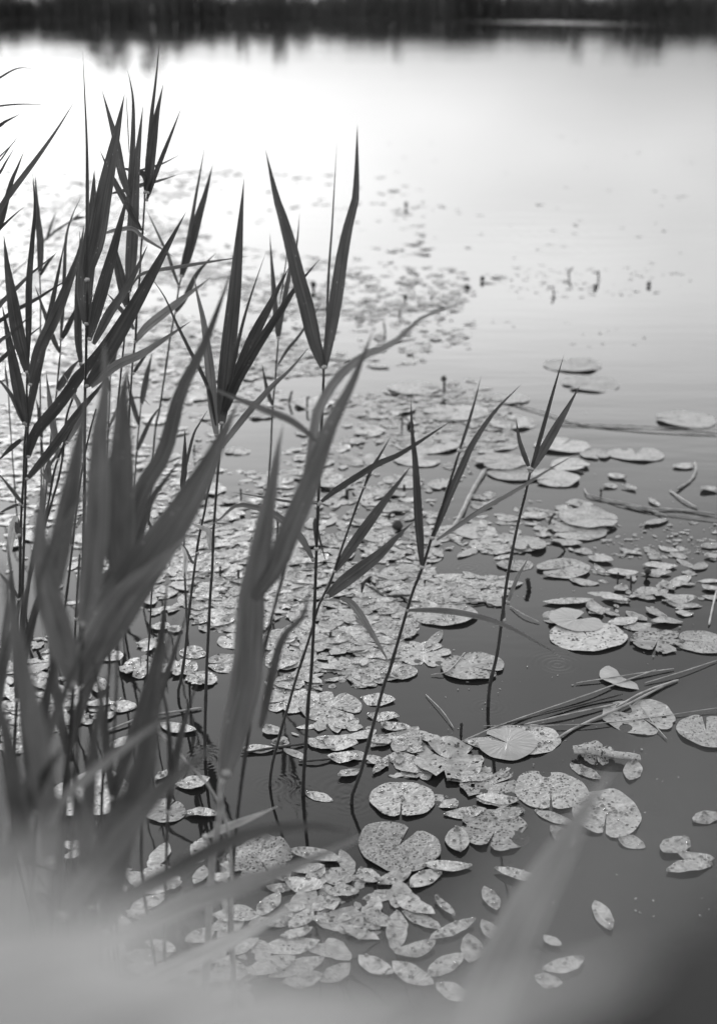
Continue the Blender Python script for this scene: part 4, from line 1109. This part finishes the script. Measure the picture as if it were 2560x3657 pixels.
T4 = [(1035, 1160, 1085, 1225, 60, 'upright leaf with drops above the large specked pad'), (830, 1165, 1050, 1155, 30, 'long level leaf in open water above the overturned pad'), (945, 1065, 1075, 1085, 35, 'leaf right below the ring-marked pad'), (1090, 1140, 1215, 1155, 30, None), (1290, 1190, 1380, 1240, 45, None),
      (1200, 1210, 1290, 1250, 50, None), (1360, 1145, 1510, 1150, 40, None), (1380, 1170, 1525, 1185, 30, None), (1400, 1100, 1480, 1050, 50, None), (1360, 1070, 1410, 1110, 45, None), (1310, 955, 1350, 975, 50, None), (1400, 940, 1460, 975, 45, None), (1275, 1000, 1425, 1005, 35, None),
      (1280, 1030, 1400, 1030, 30, None), (1505, 1025, 1550, 990, 45, None), (1120, 1260, 1250, 1240, 40, None), (1190, 1280, 1310, 1270, 40, None), (1310, 1250, 1450, 1250, 30, None), (1540, 1090, 1607, 1110, 40, None), (445, 965, 530, 925, 35, 'leaf pointing at the ripple rings'),
      (300, 1370, 375, 1300, 40, 'pale curled leaf between the dark slanting reed and the specked pad'), (1100, 650, 1155, 640, 30, None), (1185, 640, 1245, 660, 30, None), (1120, 590, 1195, 610, 45, None), (1300, 700, 1350, 735, 25, None), (1280, 820, 1385, 790, 35, None), (1110, 1030, 1250, 1035, 35, None), (1060, 1000, 1100, 1040, 35, None),
      (1150, 1110, 1200, 1095, 35, None), (1240, 1120, 1340, 1110, 35, None), (1420, 1210, 1500, 1220, 30, None), (960, 930, 1050, 950, 40, None), (1030, 960, 1140, 980, 40, None), (860, 890, 1000, 905, 35, None), (1380, 1110, 1330, 1140, 35, None), (1410, 560, 1500, 550, 30, None),
      (1530, 660, 1607, 655, 30, None), (1540, 920, 1607, 905, 35, None), (1550, 960, 1607, 955, 40, None), (880, 740, 960, 750, 45, None), (930, 720, 1050, 730, 40, None), (560, 690, 610, 680, 40, None), (500, 730, 600, 740, 45, None), (620, 780, 720, 800, 45, None), (740, 780, 830, 770, 45, None)]
for T, fn, lb, dr in ((T6, r6, 'oval leaf among others in the near patch of floating leaves', 14), (T5, r5, 'oval leaf partly veiled by blurred reeds near the bottom', 10), (T4, r4, 'small oval leaf in the loose drift of leaves at right', 5)):
    for (ax, ay, bx, by, w, l) in T:
        a, b = fn(ax, ay), fn(bx, by)
        o = oval(a[0], a[1], b[0], b[1], w * .7966 * .92, l or lb, G_NEAR if T is not T4 else 'oval leaves drifting at right', dr)
        if not l: to_label.append((o, (a[0] + b[0]) / 2, (a[1] + b[1]) / 2, 'oval leaf'))

# ---- the carpet: the largest leaves are objects, the rest one mass
POLY = [  # polygon in photo pixels, leaves per image area (1e5 px), size scale
    ([(0, 590), (420, 600), (900, 610), (620, 720), (760, 860), (0, 900)], 100, 1.6),
    ([(0, 900), (700, 860), (1000, 900), (1250, 960), (1150, 1120), (1250, 1330), (0, 1400)], 115, 1.5),
    ([(1000, 900), (1500, 940), (1800, 985), (1650, 1080), (1250, 1150)], 75, 1.4),
    ([(1280, 1090), (1650, 1070), (1700, 1180), (1500, 1300), (1290, 1320)], 45, 1.5),
    ([(0, 1400), (800, 1340), (1180, 1450), (850, 1480), (830, 1620), (0, 1800)], 80, .95),
    ([(1150, 1430), (1700, 1350), (1850, 1500), (1700, 1700), (1500, 1780), (1150, 1720), (1000, 1640)], 75, .95),
    ([(600, 1650), (1150, 1680), (1500, 1780), (1620, 1900), (1500, 2080), (1000, 2150), (450, 2100)], 85, 1.0),
    ([(1500, 1780), (1900, 1760), (2000, 1850), (1850, 2000), (1600, 1960)], 55, .9),
    ([(700, 2080), (1500, 2050), (1850, 2060), (1780, 2150), (1480, 2200), (1400, 2440), (900, 2480), (650, 2420)], 75, 1.05),
    ([(0, 1800), (430, 1760), (420, 2050), (0, 2060)], 50, 1.0),
    ([(0, 2300), (520, 2180), (640, 2450), (350, 2560), (0, 2700)], 40, 1.1),
    ([(1950, 1880), (2560, 1860), (2560, 2000), (2200, 1990), (1950, 1940)], 130, .35),
    ([(1980, 1960), (2560, 1950), (2560, 2180), (2150, 2200), (2060, 2080)], 26, .9),
    ([(1750, 985), (1900, 950), (2500, 960), (2450, 1060), (1800, 1070)], 45, .6),
    ([(1500, 1140), (2400, 1150), (2300, 1230), (1600, 1260)], 12, .5),
    ([(1700, 1300), (2560, 1250), (2560, 2300), (2400, 2900), (1500, 2700)], 9, .10),
    ([(1500, 2750), (2560, 2500), (2560, 3300), (1700, 3300)], 3, .10),
    ([(1300, 500), (2560, 450), (2560, 1000), (1500, 950)], 2.2, 1.0),
    ([(200, 1950), (720, 1950), (760, 2250), (560, 2200), (200, 2350)], 30, 1.0),
    ([(1000, 2540), (1400, 2560), (1560, 2700), (1480, 2800), (1250, 2700), (960, 2700)], 26, 1.1),
    ([(1100, 3050), (1400, 3060), (1560, 3200), (1500, 3420), (1150, 3400), (1050, 3250)], 12, 1.2),
    ([(280, 3050), (700, 3000), (1000, 3250), (900, 3550), (350, 3400)], 9, 1.15),
    ([(700, 600), (1500, 640), (1650, 780), (1500, 930), (850, 820)], 7, 2.0),
]
def inside(x, y, poly):
    c = False
    j = len(poly) - 1
    for i in range(len(poly)):
        xi, yi = poly[i]; xj, yj = poly[j]
        if (yi > y) != (yj > y) and x < (xj - xi) * (y - yi) / (yj - yi) + xi: c = not c
        j = i
    return c
def clump(x, y):
    w = onwater(x, y)
    return math.sin(w.x * 2.3 + 1.2 * math.sin(w.y * 1.1)) + math.sin(w.y * 3.1 + 2 * math.sin(w.x * 1.7 + 1)) + .7 * math.sin(w.x * 6.1 + w.y * 4.3)
cand = []
srnd = random.Random(4242)
for poly, dens, sc in POLY:
    xs = [p[0] for p in poly]; ys = [p[1] for p in poly]
    area = abs(sum(poly[i - 1][0] * poly[i][1] - poly[i][0] * poly[i - 1][1] for i in range(len(poly)))) / 2
    yc = sum(ys) / len(ys)
    want = int(area / 1e5 * dens * (2.3 if 1250 < yc < 2350 and max(xs) < 2010 else 1.6) * (1.0 if yc > 1900 else (1900 / max(yc, 700)) ** 1.2))
    got = tries = 0
    while got < want and tries < want * 30:
        tries += 1
        x, y = srnd.uniform(min(xs), max(xs)), srnd.uniform(min(ys), max(ys))
        if not inside(x, y, poly) or srnd.random() > .62 + .3 * clump(x, y): continue
        p = onwater(x, y, srnd.uniform(.0005, .005))
        Lh = srnd.uniform(.024, .046) * sc
        if srnd.random() < .45: Lh *= srnd.uniform(.3, .7)
        Wh = Lh * srnd.uniform(.32, .55)
        cand.append((ppm(p) * Lh * (.4 + .6 * abs(srnd.random())), p, Lh, Wh, srnd.uniform(0, 6.28), x, y))
        got += 1
cand.sort(key=lambda c: -c[0])
N_IND = max(0, 292 - ov_n[0])
ind = [c for c in cand if 0 < c[5] < PW and c[6] < 3600][:N_IND]
indset = set(id(c) for c in ind)
def carpet_label(x, y):
    if y > 2500: return 'small leaf between the lily pads in front of the reeds'
    if x > 1850: return 'small leaf scrap drifting in the open water at right'
    if y > 2050: return 'small oval leaf in the carpet around the reed feet'
    return 'small oval leaf in the dense carpet behind the reeds'
for (s_, p, Lh, Wh, a, x, y) in ind:
    o = bpy.data.objects.new('pondweed_leaf', srnd.choice(oval_meshes))
    C.objects.link(o)
    o.location = p
    o.scale = (Lh, Wh, Wh * .9)
    o.rotation_euler = (srnd.uniform(-.1, .1), srnd.uniform(-.1, .1), a)
    tag(o, carpet_label(x, y), 'floating leaf', 'small leaves of the floating carpet')
    if y > 2500: to_label.append((o, x, y, 'oval leaf'))
label_all()
def mass():
    V, F, U, T = [], [], [], []
    shapes = [oval_data(random.Random(3000 + i), 7, None, 3, .05 + .009 * i) for i in range(20)]
    rnd = random.Random(99)
    k = 0
    for c in cand:
        if id(c) in indset: continue
        (s_, p, Lh, Wh, a, x, y) = c
        v, f, uv = rnd.choice(shapes)
        ca, sa = math.cos(a), math.sin(a)
        tx, ty = rnd.uniform(-.08, .08), rnd.uniform(-.08, .08)
        tone = rnd.random()
        if tone < .25: Wh *= 1.45
        for (X, Y_, Z) in v:
            X *= Lh; Y_ *= Wh
            V.append((p.x + ca * X - sa * Y_, p.y + sa * X + ca * Y_, p.z + Z * Wh * 1.0 + tx * X * .5 + ty * Y_ * .5))
            T.append(tone)
        U += uv
        F += [tuple(i + k for i in q) for q in f]
        k += len(v)
    me = mesh('floating_leaves', V, F, U)
    at_ = me.attributes.new('tone', 'FLOAT', 'POINT')
    at_.data.foreach_set('value', T)
    tag(link('floating_leaves', me, M['oval_mass']), 'carpet of countless small leaves and scraps on the water behind the reeds', 'floating leaves', kind='stuff')
    print('CARPET', len(cand), 'OVALS', ov_n[0])
mass()

# ------------------------------------------------------------------ flower spikes, buds, floating stalks
def spike(pts, wpx, label, bud=None, z0=None):
    """Dark flower spike or stub: pts from the water up, in photo pixels."""
    b = onwater(*pts[0])
    P3 = [at(x, y, b.y) for x, y in pts]
    P3[0] = Vector((b.x, b.y, -.02))
    P = spline(P3, 12)
    r = wpx / ppm(b) / 2
    rnd = random.Random(int(pts[0][0]))
    root = empty('flower_spike', b)
    rad = [r * (.55 if i < 4 else 1.0) * (1 + .25 * math.sin(i * 2.7)) for i in range(12)]
    rad[-1] *= .5
    v, f = tube(P, rad, 7)
    link('stalk', mesh('stalk', local(v, b), f), M['spike'], root)
    if bud:
        c = Vector(P[-1]); br = bud / ppm(c) / 2
        v, f = [], []
        for i in range(7):
            ph = -math.pi / 2 + math.pi * i / 6
            for j in range(10):
                t = j * 6.283 / 10
                q = br * math.cos(ph) * (1 + .12 * math.sin(3 * t)) * (1.0 if i < 4 else .8)
                v.append((c.x + q * math.cos(t), c.y + q * math.sin(t), c.z + br * 1.05 * math.sin(ph)))
        for i in range(6):
            for j in range(10):
                f.append((i * 10 + j, i * 10 + (j + 1) % 10, i * 10 + 10 + (j + 1) % 10, i * 10 + 10 + j))
        link('bud', mesh('bud', local(v, b), f), M['spike'], root)
    tag(root, label, 'flower spike', 'dark spikes and buds above the leaves')
S_ = [([(1586, 1398), (1586, 1372), (1584, 1352)], 9, 'dark bud on a short stalk standing above a pale pad', 22),
      ([(1119, 1036), (1119, 1026), (1119, 1016)], 9, 'round black bud beside the great forked reed', 24),
      ([(1450, 742), (1450, 735), (1450, 728)], 7, 'farthest black bud alone on bright water', 15),
      ([(1391, 1860), (1390, 1842), (1400, 1828), (1425, 1828), (1440, 1831)], 7, 'hook-shaped dark spike above a round bud', None),
      ([(1420, 1892), (1420, 1884), (1419, 1876)], 8, 'fat grey bud lying under the hooked spike', 40),
      ([(1288, 2120), (1296, 2090), (1310, 2070), (1328, 2058)], 10, 'curved dark spike right of the central reed', None),
      ([(1958, 1874), (1965, 1855), (1982, 1832)], 9, 'ridged spike leaning right beside the raised pad', None),
      ([(2030, 1968), (2000, 1945), (1968, 1935)], 9, 'ridged spike lying low over its own mirror image', None),
      ([(1893, 2106), (1886, 2085), (1881, 2064)], 17, 'dark pointed leaf standing out of open water', None),
      ([(2252, 2106), (2252, 2080), (2251, 2056)], 7, 'thin dark spike among the drifting leaves at right', None),
      ([(2205, 2066), (2206, 2055), (2206, 2044)], 6, 'short thin spike left of its taller twin', None),
      ([(2308, 2062), (2308, 2052), (2312, 2040)], 9, 'black bud among the drifting leaves at right', 26),
      ([(1435, 1545), (1435, 1520), (1436, 1494)], 6, 'thin dark spike behind the slim upright leaf', None),
      ([(1463, 1524), (1463, 1521), (1464, 1517)], 8, 'flat black bud beside the thin spike', 26),
      ([(1444, 1752), (1443, 1740), (1443, 1730)], 9, 'short stub in the carpet beside the slim upright leaf', None),
      ([(1979, 1058), (1976, 1045), (1972, 1030)], 6, 'bent spike in the far weed patch', None), ([(2136, 1000), (2136, 985), (2136, 966)], 6, 'upright spike in the far weed patch', None),
      ([(2038, 990), (2030, 975), (2045, 955)], 6, 'forked spike in the far weed patch', None), ([(2316, 1022), (2316, 1018), (2316, 1013)], 5, 'black bud at the right of the far weed patch', 17),
      ([(2124, 1030), (2124, 1026), (2124, 1022)], 8, 'black bud in the middle of the far weed patch', 15), ([(1447, 1078), (1447, 1070), (1447, 1062)], 8, 'dark bud in the far carpet right of the great fork', 18),
      ([(1720, 1005), (1720, 1000), (1722, 994)], 8, 'dark bud at the right tip of the far carpet', 18), ([(1665, 1030), (1666, 1026), (1668, 1022)], 7, 'dark bud left of the carpet tip', 15),
      ([(1427, 1135), (1427, 1120), (1427, 1106)], 7, 'short upright stub in the far carpet', None), ([(1378, 1205), (1374, 1180), (1370, 1150)], 6, 'tall thin stub behind the arching leaf', None),
      ([(1030, 1440), (1036, 1420), (1044, 1396)], 8, 'leaning dark spike left of the central stem', None), ([(1097, 1460), (1097, 1440), (1098, 1420), (1108, 1420)], 7, 'bent dark spike close to the central stem', None),
      ([(694, 1625), (694, 1605), (695, 1587)], 6, 'upright dark spike between the left reeds', None), ([(861, 1790), (861, 1765), (860, 1744)], 7, 'ridged spike left of the tall blurred leaf', None),
      ([(992, 1935), (993, 1890), (990, 1825)], 8, 'long dark spike between the paired blurred leaves', None), ([(787, 2064), (787, 2040), (787, 2020)], 8, 'dark spike beside the fan-leaved reed stem', None),
      ([(852, 2066), (852, 2050), (852, 2034)], 9, 'thick short spike left of the tall blurred leaf', None), ([(1240, 1772), (1239, 1760), (1240, 1748)], 12, 'dark stub with a long mirror image near the central reed', None),
      ([(1646, 2640), (1646, 2610), (1648, 2580)], 10, 'black twisted stub behind the overturned pale pad', None), ([(1180, 2280), (1180, 2268), (1181, 2256)], 10, 'dark knob right of the central reed', None),
      ([(1010, 1000), (1010, 990), (1011, 982)], 7, 'small dark bud left of the great fork', 16), ([(700, 1305), (700, 1300), (702, 1296)], 8, 'dark bud among the left reeds', 18),
      ([(520, 1372), (520, 1366), (521, 1360)], 8, 'dark blot of a bud behind the left reeds', 20), ([(2145, 1765), (2145, 1758), (2145, 1751)], 6, 'tiny dark stub in the dark water right of the cluster', 12)]
for s in S_:
    spike(*s)

def stalk(pts, wpx, label, mat='straw', lift=.004, name='floating_stalk'):
    P3 = [onwater(x, y, lift + .004 * (i % 2)) for i, (x, y) in enumerate(pts)]
    n = max(8, len(pts) * 6)
    P = spline(P3, n)
    r = wpx / ppm(P3[len(P3) // 2]) / 2
    c = Vector(P[n // 2]); c.z = 0
    v, f = tube(P, [r * (1 + .12 * math.sin(i * 1.3)) * (.6 if i in (0, n - 1) else 1) for i in range(n)], 7)
    o = link(name, mesh(name, local(v, c), f), M[mat])
    o.location = c
    tag(o, label, 'stalk', 'dead stalks floating on the water')
K_ = [([(1758, 2597), (1900, 2560), (2080, 2515), (2222, 2478)], 7, 'dark dead reed stalk floating level with the overturned pale pad', 'stem'),
      ([(1870, 2588), (2030, 2550), (2196, 2515)], 7, 'pale dead stalk lying along the dark one', 'straw'),
      ([(2390, 2438), (2230, 2520), (2069, 2591), (1990, 2635)], 9, 'thick split straw stalk crossing toward the folded pad', 'straw'),
      ([(2420, 2428), (2300, 2470), (2200, 2525)], 8, 'thin straw beside the split stalk', 'straw'),
      ([(1640, 2652), (1760, 2600), (1900, 2550), (2100, 2480), (2240, 2428), (2340, 2392)], 6, 'long thin straw reaching from the black stub to the sunken pad', 'straw'),
      ([(1726, 2592), (2060, 2588), (2300, 2566), (2560, 2528)], 4, 'hair-thin stem running level to the right edge', 'straw'),
      ([(2055, 2440), (2230, 2412), (2405, 2388)], 5, 'thin white straw over the sunken pale pad', 'straw'), ([(2300, 2440), (2430, 2400), (2560, 2358)], 4, 'thin straw running to the right edge', 'straw'),
      ([(1838, 1447), (1940, 1470), (2077, 1515), (2300, 1532), (2560, 1552)], 5, 'long pale stalk floating past the lone pad at right', 'straw'),
      ([(1980, 1515), (2200, 1518), (2420, 1528), (2560, 1534)], 4, 'second long pale stalk just behind the first', 'straw'),
      ([(2230, 1805), (2304, 1813), (2435, 1822), (2560, 1836)], 7, 'pale stalk floating to the right edge above the weed scraps', 'straw'),
      ([(2085, 1745), (2110, 1770), (2270, 1805), (2380, 1842)], 5, 'thin curved stem across the dark water at right', 'straw'),
      ([(2110, 1770), (2260, 1810), (2400, 1840), (2560, 1852)], 4, 'thin stem under the pale stalk at right', 'straw'),
      ([(2479, 1650), (2483, 1680), (2465, 1715), (2415, 1748)], 9, 'bow-shaped white stem near the right edge', 'straw'), ([(2390, 1752), (2440, 1785), (2490, 1815)], 6, 'short straight stem below the bow-shaped one', 'straw'),
      ([(1615, 1893), (1650, 1830), (1678, 1770), (1734, 1674)], 15, 'pale strap-like dead leaf pointing away between the pads', 'straw'),
      ([(2530, 2232), (2545, 2160), (2560, 2096)], 7, 'white stem standing at the right edge', 'straw'), ([(1820, 2165), (1870, 2195), (1925, 2222)], 4, 'thin white thread from the lone reed to the rolled pad', 'straw'),
      ([(370, 2615), (520, 2560), (720, 2528)], 9, 'bent straw behind the blurred reeds at left', 'straw'), ([(860, 2690), (980, 2670), (1090, 2655)], 9, 'dark stick piercing a small leaf left of the central reed', 'stem'),
      ([(1066, 2720), (1130, 2714), (1200, 2708)], 9, 'short black stick right of the central reed', 'stem'), ([(1600, 1080 + 1080), (1680, 2150), (1770, 2146)], 6, 'straw lying on the rotten mat left of the lone reed', 'straw'),
      ([(1300, 2085), (1340, 2105), (1370, 2130)], 9, 'dark twig below the curved spike', 'stem'), ([(1380, 2130), (1420, 2128), (1465, 2128)], 12, 'ridged dead spike lying on a leaf', 'spike'),
      ([(820, 2075), (870, 2090), (900, 2110)], 8, 'dark twig in the carpet beside the fan-leaved reed', 'stem'), ([(1540, 2410), (1600, 2395), (1660, 2330)], 4, 'thin curved root thread left of the specked pad', 'straw'),
      ([(2290, 2525), (2330, 2580), (2380, 2640)], 4, 'thin thread under the bitten pad', 'straw'), ([(1620, 2600), (1580, 2540), (1520, 2480)], 3, 'hair-thin stem in open water left of the black stub', 'straw')]
for s in K_:
    stalk(*s)
# the rolled brown leaf lying above the notched pads
def rolled():
    a, b = onwater(2045, 2672, .02), onwater(2285, 2700, .02)
    c = (a + b) / 2
    P = spline([a, (a + c) / 2 + Vector((0, .004, .004)), c, b], 24)
    v, f, uv = [], [], []
    k = 14
    rnd = random.Random(12)
    for i in range(24):
        t = i / 23
        for j in range(k + 1):
            ang = -2.3 + 4.6 * j / k
            r = .020 * (1 - .3 * t) * (1 + .14 * math.sin(7 * t + j * .8) + .1 * math.sin(19 * t + j)) * (.35 + .65 * math.sin(math.pi * (.08 + .84 * t)) ** .5)
            v.append((P[i][0] - c.x, P[i][1] + math.sin(ang) * r - c.y, P[i][2] - c.z + math.cos(ang) * r * .42 - .004))
            uv.append((j / k, t))
    for i in range(23):
        for j in range(k):
            if (j < 3 or j > 10) and rnd.random() < .15: continue
            q = i * (k + 1) + j
            f.append((q, q + k + 1, q + k + 2, q + 1))
    o = link('rolled_leaf', mesh('rolled_leaf', v, f, uv), M['pad_eaten'])
    o.location = c
    tag(o, 'brown rolled-up pad leaf floating above the drop-covered notched pad', 'floating leaf', PADG)
rolled()
